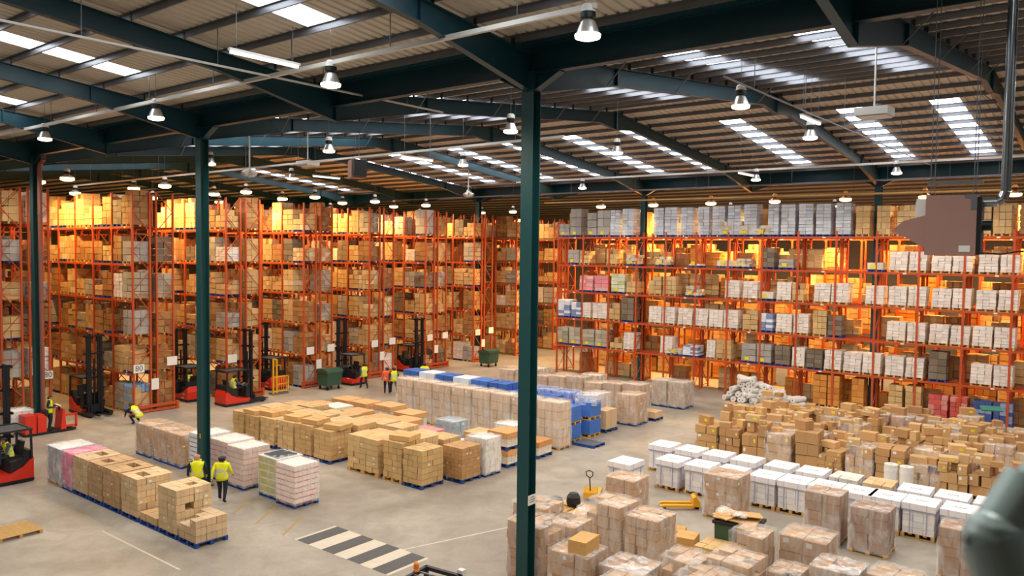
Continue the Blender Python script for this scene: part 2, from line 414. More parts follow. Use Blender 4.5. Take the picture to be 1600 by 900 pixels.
for desc, Y, xs_ in NEAR:
    for k, x in enumerate(xs_): lamp(x, Y, 13.36 if Y < 40 else 13.3, 'silver high-bay lamp, %s, %s from the right' % (desc, ORD[k+1]))
# lamps on the viewer's side light the near floor
for k, x in enumerate((-2.0, -10.5, -19.0, -27.5)):
    lamp(x, 3.4, 13.3, 'silver high-bay lamp above the viewer, %s from the right' % ORD[k+1])
for Y, kx in ((19.1, 0), (24.7, 1), (30.3, 2), (35.9, 3), (41.6, 4), (47.2, 5), (58.8, 6)):
    for k in range(4):
        lamp(-46.9-3.9*k*(1 if k < 2 else 1.6), Y, 12.85, 'glowing orange sodium lamp over %s rack aisle, %s from its mouth' % (ORD[kx+1], ORD[k+1]), True)
for k in range(8):
    lamp(-33.5+4.6*k, 53.1, 12.7, 'glowing orange sodium lamp behind the long rack, %s from its left end' % ORD[k+1], True, 4200)
for k in range(5):
    lamp(-36+8.5*k, 64, 12.9, 'glowing orange sodium lamp far behind the long rack, %s from the left' % ORD[k+1], True, 3000)

def trunking(label, p0, p1, r=0.045, drops=0, m='white', cat='conduit'):
    p0, p1 = Vector(p0), Vector(p1)
    t = thing('cable_trunking', label, cat, tuple(p0))
    ob('trunking_rail', MB().bar((0, 0, 0), p1-p0, 2*r, 2*r).mesh('trunking_rail', M[m]), t)
    for i in range(drops):
        q = (p1-p0)*((i+0.5)/drops)
        ob('drop_rod', MB().cyl(q, (q.x, q.y, ztop((p0+q).y)+0.25-p0.z), 0.012, 4).mesh('drop_rod', M['galv']), t)
trunking('white cable trunking carrying the near row of high-bay lamps', (-62, 13, 13.92), (-8.4, 13, 13.92), 0.05, 14)
trunking('white cable trunking below the second roof ridge above the reach trucks', (-60, 25.0, 13.5), (-17.5, 25.0, 13.6), 0.045, 9)
trunking('white cable trunking before the long rack below the far roof slope', (-34, 43, 13.93), (2, 43, 13.8), 0.05, 9)
trunking('thin grey sprinkler pipe along the far valley beam', (-52, 48.3, 13.55), (2, 48.3, 13.45), 0.05, 10, 'galv')
trunking('thin white conduit crossing between the first two roof columns', (-18.9, 3.0, 13.9), (-18.9, 19.8, 13.9), 0.025, 5)
trunking('thin white conduit running under the far roof toward the heater', (-8.9, 20, 13.9), (-8.9, 46, 13.95), 0.02, 6, 'galv')
trunking('brown rail hung above the tall goods on the long rack', (-36, 49.0, 12.9), (-6, 49.0, 12.75), 0.05, 6, 'wood')
tube = MB().bar((0, -0.95, -0.06), (0, 0.95, -0.06), 0.09, 0.07).mesh('tube_diffuser', M['tube_glow'])
tubeb = MB().bar((0, -1, 0), (0, 1, 0), 0.1, 0.06).mesh('tube_body', M['white'])
for x, y, z, lb in ((-17.1, 11.6, 13.9, 'nearest lit fluorescent tube under the first roof slope'), (-37.7, 29.7, 13.45, 'lit fluorescent tube beside a lamp above the reach trucks'),
                    (-26.0, 25.6, 13.4, 'lit fluorescent tube beyond the foreground column top'), (-9.2, 28.0, 13.9, 'lit fluorescent tube beside a lamp near the ridge rafter'),
                    (-16.8, 41, 13.5, 'lit fluorescent tube beside a lamp over the far floor')):
    t = thing('fluorescent_tube', lb, 'light', (x, y, z), 0, 'fluorescent tubes')
    ob('tube_body', tubeb, t); ob('tube_diffuser', tube, t)
    for s in (-0.8, 0.8): ob('hanging_wire', MB().cyl((0, s, 0), (0, s, ztop(y+s)-z+0.25), 0.008, 4).mesh('hanging_wire', M['galv']), t)
# white air-movement boxes
for x, y, z, lb in ((-6.2, 24.3, 13.3, 'white ceiling unit hanging on a rod between two skylights'), (-30.3, 39.5, 14.2, 'small white ceiling unit beyond the foreground column'), (-33.9, 25.5, 13.6, 'white ceiling unit on the trunking above the racks')):
    t = thing('ceiling_unit', lb, 'fan unit', (x, y, z))
    ob('unit_body', MB().b2(-0.45, 0.45, -0.4, 0.4, -0.12, 0.1).b2(-0.4, 0.4, -0.35, 0.35, -0.16, -0.12).mesh('unit_body', M['white']), t)
    ob('unit_rod', MB().cyl((0, 0, 0.1), (0, 0, ztop(y)-z+0.25), 0.03, 6).mesh('unit_rod', M['white']), t)
    ob('unit_knob', MB().cyl((0.1, 0, 0.1), (0.1, 0, 0.22), 0.08, 8).mesh('unit_knob', M['grey']), t)
# triple spot clusters on rods
for x, y, z, lb in ((-36.2, 40.5, 13.1, 'cluster of three white loudspeaker horns on a rod near the far column'), (-33.6, 21.9, 12.85, 'cluster of three white loudspeaker horns on a rod right of left column')):
    t = thing('speaker_cluster', lb, 'loudspeaker', (x, y, z))
    ob('cluster_rod', MB().cyl((0, 0, 0.1), (0, 0, ztop(y)-z+0.22), 0.035, 6).mesh('cluster_rod', M['white']), t)
    for a in (0.4, 2.5, 4.6):
        ob('horn', MB().cyl((0, 0, 0.12), (0.3*math.cos(a), 0.3*math.sin(a), -0.15), 0.05, 10, 0, 0.17).mesh('horn', M['white']), t)

# warm-air heater hung on rods with its flue
t = thing('unit_heater', 'brown box heater with pointed nozzle and steel flue hanging from the roof', 'heater', (-2.67, 15.8, 9.22))
ang = 0.07
def htr(name, mb, mat, lab=None, par=t):
    o = ob(name, mb.mesh(name, mat), par)
    if par is t: o.rotation_euler = (0, 0, ang)
    if lab: o['label'] = lab
    return o
htr('heater_body', MB().b2(-0.39, 0.39, -0.35, 0.35, 0, 1.04), M['heater'])
htr('nozzle', MB().prism([(-0.39, 0.12), (-0.39, 0.70), (-0.75, 0.60), (-0.93, 0.42), (-0.74, 0.33)], 'y', -0.3, 0.3), M['heater'])
htr('upper_plate', MB().b2(-0.57, -0.39, -0.12, 0.12, 0.68, 1.0), M['white'])
htr('fan_plate', MB().b2(0.39, 0.46, -0.3, 0.3, 0.02, 1.0), M['black'])
htr('fan_motor', MB().cyl((0.46, 0, 0.52), (0.6, 0, 0.52), 0.09, 10), M['black'])
htr('rating_label', MB().b2(0.14, 0.31, -0.356, -0.349, 0.06, 0.17), M['white_label'])
htr('corner_plate', MB().b2(0.2, 0.39, -0.357, -0.349, 0.98, 1.04).b2(0.3, 0.39, -0.357, -0.349, 0.78, 0.98), M['galv'])
htr('flue', MB().path([(0.39, 0, 0.92), (0.66, 0, 0.92), (0.74, 0, 0.97), (0.78, 0, 1.1), (0.78, 0, 5.3)], 0.08, 12), M['chrome'])
htr('hanger_tray', MB().b2(-0.4, 0.45, -0.12, 0.12, 1.25, 1.3), M['grey'])
for sx in (-0.33, 0.33):
    for sy in (-0.28, 0.28): htr('hanger_rod', MB().cyl((sx, sy, 1.05), (sx, sy, 5.3), 0.01, 4), M['galv'])
h2 = thing('unit_heater', 'small distant brown box heater hanging under the roof above the left racks', 'heater', (-29.7, 25.2, 12.6), -0.5)
for n_, b_, m_ in (('heater_body', MB().b2(-0.45, 0.45, -0.35, 0.35, 0, 0.85), 'heater'), ('fan_guard', MB().b2(0.45, 0.85, -0.3, 0.3, 0.05, 0.8), 'black'), ('louvre', MB().b2(-0.52, -0.45, -0.3, 0.3, 0.1, 0.75), 'heater')): ob(n_, b_.mesh(n_, M[m_]), h2)
for sx in (-0.35, 0.35): ob('hanger_rod', MB().cyl((sx, 0, 0.85), (sx, 0, ztop(25.2)+0.15-12.6), 0.012, 4).mesh('hanger_rod', M['galv']), h2)
htr('power_cable', MB().path([(0.42, 0, 0.05), (0.75, 0, 0.03), (0.95, 0.02, 0.07), (1.2, 0.05, 0.1), (1.5, 0.1, 0.2), (1.6, 0.1, 5.3)], 0.014, 5), M['black'])
# ---------------------------------------------------------------- pallet racks
LEV = [2.2, 4.25, 6.25, 8.25, 10.3]
def frame_mesh(h, d):
    mb = MB()
    for y in (0.045, d-0.045): mb.b2(-0.055, 0.055, y-0.045, y+0.045, 0, h).b2(-0.09, 0.09, y-0.08, y+0.08, 0, 0.012)
    return mb.mesh('upright_frame', M['orange'])
FRM = {(h, d): frame_mesh(h, d) for h in (12.2, 10.62, 11.4) for d in (1.05,)}
def br(a, b): return MB().bar((0, 0.06, a), (0, 0.99, b), 0.035, 0.035).mesh('brace', M['orange'])
BR = [br(0, 1.1), br(1.1, 0), br(0, 0)]
def beam_mesh(L_): return MB().b2(-L_/2+0.055, L_/2-0.055, -0.025, 0.025, -0.12, 0).b2(-L_/2+0.055, -L_/2+0.1, -0.03, 0.03, -0.2, 0.02).b2(L_/2-0.1, L_/2-0.055, -0.03, 0.03, -0.2, 0.02).mesh('beam', M['orange'])
BEAM = {}
tagm = MB().b2(-0.09, 0.09, -0.004, 0, -0.04, 0.04).mesh('beam_label', M['white_label'])
def rack(label, xr, y0, nb, bay, rows=2, h=12.2, guard=True, back=True, rearb=(0, 1), braced=99, end_h=None):
    """a run of pallet racking going toward -x from xr; rows stand back to back"""
    t = thing('pallet_rack', label, 'rack', (xr, y0, 0))
    if bay not in BEAM: BEAM[bay] = beam_mesh(bay)
    for r in range(rows):
        yo = r*1.33
        for i in range(nb+1):
            hh = end_h if (end_h and i == nb) else h
            f = ob('upright_frame', FRM[(hh, 1.05)], t, (-i*bay, yo, 0))
            if i < braced:
                for k in range(int(hh/1.1)):
                    ob('brace', BR[(k+r) % 2], f, (0, 0, 0.15+1.1*k))
                for z in (0.2, 3.3, 6.6, 9.9): ob('brace', BR[2], f, (0, 0, z))
        for lv in LEV:
            for i in range(nb):
                for yy in ((0.03, 1.02) if r in rearb else (0.03,) if r == 0 else (1.02,)):
                    b = ob('beam', BEAM[bay], t, (-(i+0.5)*bay, yo+yy, lv))
                    if yy == 0.03 and r == 0 and i % 2 == 0: ob('beam_label', tagm, b, (0.4, -0.027, -0.06))
    if guard:
        g = MB().bar((0.12, -0.1, 0.36), (0.12, 2.5, 0.36), 0.06, 0.16).bar((0.12, -0.1, 0.1), (0.12, 2.5, 0.1), 0.06, 0.12)
        g.b2(0.03, 0.2, -0.16, -0.02, 0, 0.46).b2(0.03, 0.2, 2.4, 2.54, 0, 0.46)
        ob('end_guard', g.mesh('end_guard', M['orange']), t)
    return t
RN = ['rack behind the column with the brown downpipe', 'rack just right of the brown downpipe', 'rack behind the column with two workers', 'rack beside the first green bin',
      'rack behind the tall tan loads', 'rack behind the second reach-truck mast', 'rack left of the second green bin', 'rack beyond the second green bin', 'rack deep behind the second green bin', 'farthest rack in the gap']
RN = ['leftmost rack', 'second rack from left', 'third rack from left', 'fourth rack from left', 'fifth rack from left', 'sixth rack from left', 'seventh rack from left', 'eighth rack from left', 'ninth rack from left']
RK = []
for k in range(-1, 8):
    xr = -45.6 if k == -1 else -43.0
    y0 = 20.75+5.62*k if k >= 0 else 15.24
    nb = 6 if k == 0 else 4
    if k >= 6: nb = 3
    rack('tall orange pallet rack run seen from its aisle end, %s' % RN[k+1], xr, y0, nb, 2.35, 2, 12.2, k >= 0, True, (0, 1) if k < 2 else (0,), 5 if k == 0 else 3)
    RK.append((k, xr, y0, nb))
LR = thing  # (kept short)
rack('long orange pallet rack across the back right holding white goods', -0.85, 49.0, 15, 2.255, 2, 10.62, False, True, (0, 1), 99, 11.4)
rack('orange pallet rack standing one aisle behind the long rack', -0.85, 54.4, 15, 2.255, 1, 10.62, False, True, (0,), 1)
# row signs on the rack ends
def sign(x, y, z, txt, label, w=0.62, h=0.5):
    t = thing('row_sign', label, 'sign', (x, y, z))
    ob('sign_plate', MB().b2(0, 0.012, -w/2, w/2, -h/2, h/2).mesh('sign_plate', M['white_label']), t)
    if txt:
        cu = bpy.data.curves.new('sign_lettering', 'FONT'); cu.body = txt; cu.size = h*0.95; cu.align_x = 'CENTER'; cu.align_y = 'CENTER'
        cu.materials.append(M['print'])
        tmp = bpy.data.objects.new('t', cu); COL.objects.link(tmp); dg = bpy.context.evaluated_depsgraph_get(); dg.update()
        tm = bpy.data.meshes.new_from_object(tmp.evaluated_get(dg)); bpy.data.objects.remove(tmp); tm.name = 'sign_lettering'
        o = ob('sign_lettering', tm, t, (0.016, 0, 0)); o.rotation_euler = (math.pi/2, 0, math.pi/2)
sign(-45.5, 17.42, 2.3, '80', 'white row sign reading 80 right of the brown downpipe', 0.5, 0.42)
sign(-42.92, 21.05, 2.5, '80', 'white row sign reading 80 on the second rack end', 0.6, 0.46)
sign(-42.92, 22.95, 2.75, '', 'white notice high on the second rack end right post', 0.6, 0.5)
sign(-42.92, 21.95, 1.55, '', 'white upright notice low on the second rack end', 0.42, 0.62)
sign(-42.92, 26.75, 2.5, '', 'white notice on the third rack end left post', 0.6, 0.5)
for k, n in ((2, 'fourth'), (3, 'fifth'), (4, 'sixth'), (5, 'seventh')):
    y0 = 20.75+5.62*k
    sign(-42.92, y0+0.5, 2.45, '', 'white notice on the %s rack end left post' % n, 0.6, 0.5)
    sign(-42.92, y0+2.2, 2.5, '', 'white notice on the %s rack end right post' % n, 0.6, 0.5)
    sign(-42.92, y0+1.2, 1.5, '', 'white upright notice low on the %s rack end' % n, 0.42, 0.62)

# ---------------------------------------------------------------- goods
TAN, TAN2, BRN, GREY, WHT, GOLD = c3('#cfa56c'), c3('#bd9058'), c3('#a67a4c'), c3('#a8a29a'), c3('#e4ded4'), c3('#d3a550')
CARD = [c3('#d3b184'), c3('#c9a679'), c3('#dabb90'), c3('#c49f74'), c3('#d2b48e')]
def pal_mesh(name, mat, w=1.1, d=1.0):
    mb = MB()
    for i in range(5): mb.b2(-w/2+i*(w-0.12)/4, -w/2+0.12+i*(w-0.12)/4, -d/2, d/2, 0.122, 0.144)
    for y in (-d/2+0.05, 0, d/2-0.05):
        mb.b2(-w/2, w/2, y-0.05, y+0.05, 0, 0.02)
        for x in (-w/2+0.06, 0, w/2-0.06): mb.b2(x-0.06, x+0.06, y-0.05, y+0.05, 0.02, 0.122)
    return mb.mesh(name, mat)
PAL = {'wood': pal_mesh('pallet', M['wood']), 'blue': pal_mesh('pallet', M['blue_wood'])}
def carton_mesh(label=0):
    mb = MB(); a = 0.5
    for z0, z1 in ((-a, a),):
        pass
    mb.add([(-a, -a, -a), (a, -a, -a), (a, a, -a), (-a, a, -a)], [(3, 2, 1, 0)])
    t = 0.06
    # top with a tape strip along x
    for y0, y1, m in ((-a, -t, 0), (-t, t, 1), (t, a, 0)): mb.add([(-a, y0, a), (a, y0, a), (a, y1, a), (-a, y1, a)], [(0, 1, 2, 3)], m)
    mb.add([(-a, -a, -a), (a, -a, -a), (a, -a, a), (-a, -a, a)], [(0, 1, 2, 3)])
    mb.add([(a, a, -a), (-a, a, -a), (-a, a, a), (a, a, a)], [(0, 1, 2, 3)])
    for s in (-1, 1):
        for y0, y1, m in ((-a, -t, 0), (-t, t, 1), (t, a, 0)):
            vs = [(s*a, y0, -a), (s*a, y1, -a), (s*a, y1, a), (s*a, y0, a)]
            mb.add(vs if s > 0 else vs[::-1], [(0, 1, 2, 3)], m)
    if label == 1: mb.b2(-0.36, -0.1, -a-0.012, -a, 0.02, 0.34, 2)
    if label == 2: mb.b2(a, a+0.012, -0.3, 0.02, -0.3, 0.05, 2)
    if label == 3: mb.b2(0.05, 0.3, -a-0.012, -a, -0.15, 0.2, 3)
    return mb.mesh('carton', [M['carton'], M['tape'], M['white_label'], M['yellow_label']])
CT = [carton_mesh(0), carton_mesh(0), carton_mesh(1), carton_mesh(2)]
CTY = carton_mesh(3)
def wrap_mesh(seed, mat):
    rnd = random.Random(seed); mb = MB(); n, k = 24, 7
    vs = []
    for j in range(k+1):
        z = -0.5+j/k
        for i in range(n):
            q = i/n*4; e = int(q); u = q-e
            x, y = [(-0.5+u, -0.5), (0.5, -0.5+u), (0.5-u, 0.5), (-0.5, 0.5-u)][e]
            r = 1+rnd.uniform(-0.012, 0.022)+0.02*math.sin(z*9+seed)
            vs.append((x*r, y*r, z))
    fs = [(j*n+i, j*n+(i+1) % n, (j+1)*n+(i+1) % n, (j+1)*n+i) for j in range(k) for i in range(n)]
    mb.add(vs, fs, 0, None, True)
    top = [(x*0.97, y*0.97, 0.5+rnd.uniform(0.0, 0.03)) for x, y, z in vs[-n:]]
    mb.add(vs[-n:]+top+[(0, 0, 0.5)], [(i, (i+1) % n, n+(i+1) % n, n+i) for i in range(n)]+[(n+i, n+(i+1) % n, 2*n) for i in range(n)], 0, None, True)
    return mb.mesh('stretch_wrap', mat)
WRAP = [wrap_mesh(i, M['film']) for i in range(4)]+[wrap_mesh(9, M['film_white'])]

def put_cartons(t, w, d, z0, h, nx, ny, nz, rnd, cols, jit=0.012, miss=0.0, lab=0.25, holes=0, void=None, ms=None, tight=0.0):
    cw, cd, ch = w/nx, d/ny, h/nz; cnt = 0
    base = rnd.choice(cols)
    for k in range(nz):
        for i in range(nx):
            for j in range(ny):
                if 0 < i < nx-1 and 0 < j < ny-1 and k < nz-1: continue
                if k == nz-1 and rnd.random() < miss: continue
                if void and (i, j, k) in void: continue
                m = rnd.choice(ms) if ms else (CT[2] if rnd.random() < lab*0.5 else CT[3] if rnd.random() < lab*0.5 else CT[0])
                g = rnd.uniform(0.955, 0.985)-tight
                ob('carton', m, t, (-w/2+(i+0.5)*cw+rnd.uniform(-jit, jit), -d/2+(j+0.5)*cd+rnd.uniform(-jit, jit), z0+(k+0.5)*ch),
                   rnd.uniform(-jit, jit)*0.8, (cw*g, cd*g, ch*(0.965-tight)), vary(base, rnd, 0.1)); cnt += 1
def load(label, x0, x1, y0, d, h, nx, ny, nz, seed, pal='blue', cols=CARD, wrap=None, group=None, rz=0.0, miss=0.0, cat='pallet load', lab=0.25, jit=0.012, void=None, name='pallet_load', ms=None):
    rnd = random.Random(seed); w = x1-x0
    t = thing(name, label, cat, ((x0+x1)/2, y0+d/2, 0), rz, group)
    ob('pallet', PAL[pal], t, (0, 0, 0), 0, (w/1.1*0.99, d/1.0*0.99, 1))
    put_cartons(t, w*0.97, d*0.97, 0.146, h-0.146, nx, ny, nz, rnd, cols, jit, miss, lab, 0, void, ms, 0.014)
    if wrap is not None:
        ob('stretch_wrap', WRAP[wrap], t, (0, 0, 0.1+(h-0.08)/2), 0, (w*1.03, d*1.03, h-0.06))
    return t

# front-left row on blue pallets
G1_ = 'front-left pallet row'
c_grey, c_pink = [c3('#a9abb8')], [c3('#e86f9a')]
t = load('grey shrink-wrapped pallet load with pale lid at the far end of the front-left row', -33.1, -31.88, 12.6, 1.25, 1.43, 3, 3, 6, 1, 'wood', c_grey, 4, G1_)
ob('lid_sheet', MB().b2(-0.6, 0.6, -0.62, 0.62, 1.43, 1.46).mesh('lid_sheet', M['plastic_white']), t)
t = load('pink wrapped pallet load between the grey load and the brown cartons', -31.84, -30.92, 12.6, 1.3, 1.43, 2, 3, 6, 2, 'blue', c_pink, 0, G1_)
xs = [(-30.88, -29.66), (-29.6, -28.52), (-28.46, -27.2), (-27.1, -25.9)]
for i, (a, b) in enumerate(xs):
    load('tan carton pallet load, %s brown load from the pink one, front-left row' % ORD[i+1], a, b, 12.6, 1.3, 1.44, 4, 4, 6, 10+i, 'blue', CARD, None, G1_,
         void={(1, 1, 5), (2, 1, 5)} if i % 2 else {(2, 2, 5), (1, 2, 5)}, lab=0.35)
load('blue pallet with a single low layer of tan cartons in front-left row', -25.8, -24.66, 12.6, 1.2, 0.4, 3, 3, 1, 15, 'blue', CARD, None, G1_)
load('tall tan carton pallet load hiding a worker, second from front row end', -24.58, -23.4, 12.6, 1.25, 1.56, 4, 4, 6, 16, 'blue', CARD, None, G1_, void={(3, 1, 3), (2, 2, 5)}, lab=0.5)
load('short stepped tan carton load at the near end of front-left row', -23.3, -22.25, 12.6, 1.1, 0.85, 3, 3, 3, 17, 'blue', CARD, None, G1_, void={(0, 0, 2), (1, 0, 2), (0, 1, 2)}, lab=0.5)
# second row
G2_ = 'second pallet row beside the column'
for i, (a, b) in enumerate(((-34.75, -33.5), (-33.22, -32.12), (-32.02, -30.85))):
    load('brown carton load with a white label, %s from far end, row by column' % ORD[i+1], a, b, 16.85, 1.15, 1.39, 3, 3, 7, 20+i, 'blue', [TAN2, c3('#b1875a')], 0, G2_, lab=0.2)
# striped goods: trays of jars or tins with coloured bands
def banded(label, x0, x1, y0, d, h, nz, body, band, group, pal='blue', seed=0, band_h=0.16, top=None):
    rnd = random.Random(seed); w = x1-x0
    t = thing('pallet_load', label, 'pallet load', ((x0+x1)/2, y0+d/2, 0), 0, group)
    ob('pallet', PAL[pal], t, (0, 0, 0), 0, (w/1.1*0.99, d*0.99, 1))
    lh = (h-0.15)/nz
    for k in range(nz):
        z = 0.15+lh*k
        ob('tray', MB().b2(-w/2*0.985, w/2*0.985, -d/2*0.985, d/2*0.985, 0, lh*band_h).mesh('tray', M['carton']), t, (0, 0, z), 0, None, vary(band, rnd, 0.06))
        n = 4
        for i in range(n):
            for j in range(3):
                if 0 < i < n-1 and j == 1 and k < nz-1: continue
                ob('pack', CT[0], t, (-w/2+(i+0.5)*w/n, -d/2+(j+0.5)*d/3, z+lh*(band_h+(1-band_h)/2)), 0, (w/n*0.97, d/3*0.97, lh*(1-band_h)*0.97), vary(body, rnd, 0.06))
    if top: ob('top_sheet', MB().b2(-w/2*0.98, w/2*0.98, -d/2*0.98, d/2*0.98, h, h+0.015).mesh('top_sheet', M['carton']), t, (0, 0, 0), 0, None, top)
    ob('stretch_wrap', WRAP[seed % 4], t, (0, 0, 0.1+(h-0.06)/2), 0, (w*1.02, d*1.02, h-0.05))
    return t
banded('white pallet load with thin blue bands half hidden by the column', -30.2, -29.1, 16.85, 1.2, 1.64, 8, c3('#e6e3e2'), c3('#4a63a8'), G2_, 'blue', 31, 0.2, c3('#e9e6e0'))
banded('rose-red and white pallet load with a red printed corner behind two workers', -28.9, -27.55, 16.95, 1.2, 1.6, 7, c3('#d9b4ac'), c3('#b5483f'), G2_, 'blue', 32, 0.14, c3('#ecd9cf'))
banded('pale rose pallet load with white label right of two workers', -27.45, -26.3, 16.85, 1.15, 1.57, 7, c3('#e0c2b8'), c3('#c08880'), G2_, 'blue', 33, 0.14, c3('#ecdacf'))
t = banded('yellow-green jar pallet load with grey netted top', -25.5, -24.3, 16.95, 1.1, 1.5, 5, c3('#b4ad52'), c3('#dcd8b8'), G2_, 'blue', 34, 0.18, None)
ob('net_top', MB().b2(-0.45, 0.45, -0.42, 0.42, 1.5, 1.56).b2(-0.6, 0.6, -0.55, 0.55, 1.49, 1.52, 1).mesh('net_top', [M['grey_cloth'], M['plastic_white']]), t)
banded('white pallet load with red bands at the near end of its row', -24.2, -23.08, 16.8, 1.05, 1.5, 7, c3('#ead9cf'), c3('#cf4a38'), G2_, 'blue', 35, 0.16, c3('#f0dccf'))

# the wide block of mixed goods, front line
G3_ = 'front line of the centre block'
line = [(-34.2, -33.25, 1.36, 2, 3, 6), (-33.15, -32.05, 1.3, 3, 3, 6), (-31.95, -30.8, 1.36, 3, 3, 6), (-30.6, -29.4, 1.42, 3, 3, 6), (-29.3, -28.1, 1.45, 3, 3, 6),
        (-27.95, -26.8, 1.4, 3, 3, 6), (-25.7, -23.75, 1.52, 5, 3, 6), (-23.5, -22.42, 1.62, 4, 3, 6), (-22.36, -21.28, 1.5, 4, 4, 6)]
for i, (a, b, h, nx, ny, nz) in enumerate(line):
    load('tan carton pallet load, %s from the far end of centre block front line' % ORD[i+1], a, b, 21.3, 1.2, h, nx, ny, nz, 40+i, 'wood' if i in (6, 7) else 'blue', [c3('#d2b07c'), c3('#c9a570')], None, G3_, lab=0.1, jit=0.02)
ob_top = [(-33.0, 21.4, 1.45), (-31.8, 21.5, 1.5), (-29.9, 21.5, 1.62), (-28.6, 21.5, 1.62), (-27.2, 21.6, 1.55), (-22.9, 21.5, 1.78)]
for i, (x, y, z) in enumerate(ob_top):
    o = ob('carton', CT[0], None, (x, y+0.45, line[[1, 2, 3, 4, 5, 7][i]][2]+0.11), 0.05*i, (0.95, 0.85, 0.2), vary(TAN, random.Random(i), 0.08))
    tag(o, 'flat tan carton lying on top of centre front line load %s' % ORD[[2, 3, 4, 5, 6, 8][i]], 'carton', 'flat cartons on the front line')
load('finely stacked brown carton load on blue pallet, right corner of centre block', -21.75, -20.66, 22.9, 1.15, 1.4, 5, 5, 8, 60, 'blue', [c3('#b98f5e')], None, None, lab=0.12)
load('white wrapped pallet load at the right end behind the brown corner load', -21.6, -20.55, 24.2, 0.95, 1.55, 3, 3, 6, 61, 'blue', [c3('#e4d9cc')], 4, None)
# interior rows seen from above
rnd = random.Random(5)
for r_, (Y, hh) in enumerate(((22.7, 1.38), (24.1, 1.3))):
    for i in range(9):
        x = -33.6+1.28*i
        if r_ == 0 and x > -22.9: continue
        load('tan carton pallet load in centre block interior row %s, %s from left' % (ORD[r_+2], ORD[i+1]), x-0.57, x+0.57, Y, 1.12, hh+rnd.uniform(-0.15, 0.12), 3, 3, 5, 70+10*r_+i, 'wood', [c3('#d4b283'), c3('#cba878')], None, 'interior rows of the centre block', lab=0.1)
# low white goods capped with brown lids
def lidded(label, x, y, h, seed, body=c3('#dcd6cc'), lid=c3('#c08a58'), w=1.3, d=1.1, pal='blue', z=0.0, parent=None):
    rnd = random.Random(seed)
    t = thing('lidded_load', label, 'pallet load', (x, y, z), rnd.uniform(-0.04, 0.04), 'lidded loads in the centre block')
    ob('pallet', PAL[pal], t, (0, 0, 0), 0, (w/1.1, d, 1))
    put_cartons(t, w*0.96, d*0.96, 0.15, h-0.15-0.24, 3, 2, 3, rnd, [body], 0.008)
    lm = MB().b2(-w/2, w/2, -d/2, d/2, h-0.24, h)
    for i in range(7):
        u = -w/2+(i+0.5)*w/7
        lm.add([(u-0.03, -d/2-0.003, h-0.23), (u+0.03, -d/2-0.003, h-0.23), (u+0.1, -d/2-0.003, h-0.02), (u+0.04, -d/2-0.003, h-0.02)], [(0, 1, 2, 3)], 1)
    ob('lid', lm.mesh('lid', [M['carton'], M['tape']]), t, (0, 0, 0), 0, None, vary(lid, rnd, 0.1))
    return t
LID = [(-33.4, 25.9, 1.15, 0), (-31.9, 25.8, 1.25, 1), (-30.3, 25.8, 1.2, 0), (-28.7, 25.9, 1.1, 0), (-27.1, 26.0, 1.2, 0), (-33.0, 27.4, 1.25, 0), (-31.4, 27.3, 1.3, 0), (-29.7, 27.4, 1.35, 0), (-28.1, 27.3, 1.2, 0)]
for i, (x, y, h, wv) in enumerate(LID):
    lidded('%s low load under a %s lid, centre block, place %s behind the tan cartons' % ('white', 'pale' if wv else 'brown', ORD[i+1]), x, y, h, 90+i, c3('#ddd8cf'), c3('#e2dcd0') if wv else c3('#d0a06c'))
lidded('low load with a pink paper top in the centre block', -25.6, 25.9, 0.95, 120, c3('#ddd8cf'), c3('#c98688'))
load('blue-grey carton load standing out of the centre block', -26.1, -24.9, 27.0, 1.0, 1.15, 3, 2, 4, 121, 'wood', [c3('#8fa2ae')], 0, None)
lidded('brown-lidded load under another at the right side of the centre block', -21.3, 26.4, 0.74, 122, c3('#ded2c0'), c3('#cf9a64'), 1.15, 1.1)
lidded('brown-lidded load set on top of another, right side of centre block', -21.3, 26.4, 0.74, 123, c3('#ded2c0'), c3('#cf9a64'), 1.15, 1.1, 'blue', 0.74)
lidded('brown-lidded load at the right side of the block, left of its twin', -22.6, 26.3, 1.25, 124, c3('#ded2c0'), c3('#d6ab78'), 1.15, 1.1)
lidded('low brown-lidded load at the foot of the tall tan loads', -21.2, 28.4, 0.75, 125, c3('#ded2c0'), c3('#c8905a'), 1.15, 1.1)
load('bulky white wrapped load with open top near the tall tan loads', -23.0, -21.9, 27.7, 1.0, 1.3, 2, 2, 4, 126, 'blue', [c3('#e8e2d8')], 4, None)
# cardboard roll beside the blue-grey load
o = ob('cardboard_roll', MB().lathe([(0.12, -0.3), (0.3, -0.3), (0.3, 0.3), (0.12, 0.3), (0.12, -0.3)], 16).mesh('cardboard_roll', M['plastic_white']), None, (-24.3, 26.6, 0.3), 0, None, None, (0, math.pi/2, 0.6))
tag(o, 'white roll with a dark core lying beside the blue-grey load', 'roll')
# tall tan wrapped loads
xs = [(-31.72, -30.45), (-30.38, -29.0), (-28.96, -27.67), (-27.6, -26.27), (-26.2, -25.03), (-24.98, -23.72), (-23.66, -22.3), (-22.1, -20.78)]
for i, (a, b) in enumerate(xs):
    load('tall tan film-wrapped pallet load, %s from the left in the tall line' % ORD[i+1], a, b, 29.7, 0.95, 2.2, 3, 3, 5, 130+i, 'wood', [c3('#d0b392'), c3('#c8a986')], i % 4, 'tall tan wrapped line', lab=0.05)
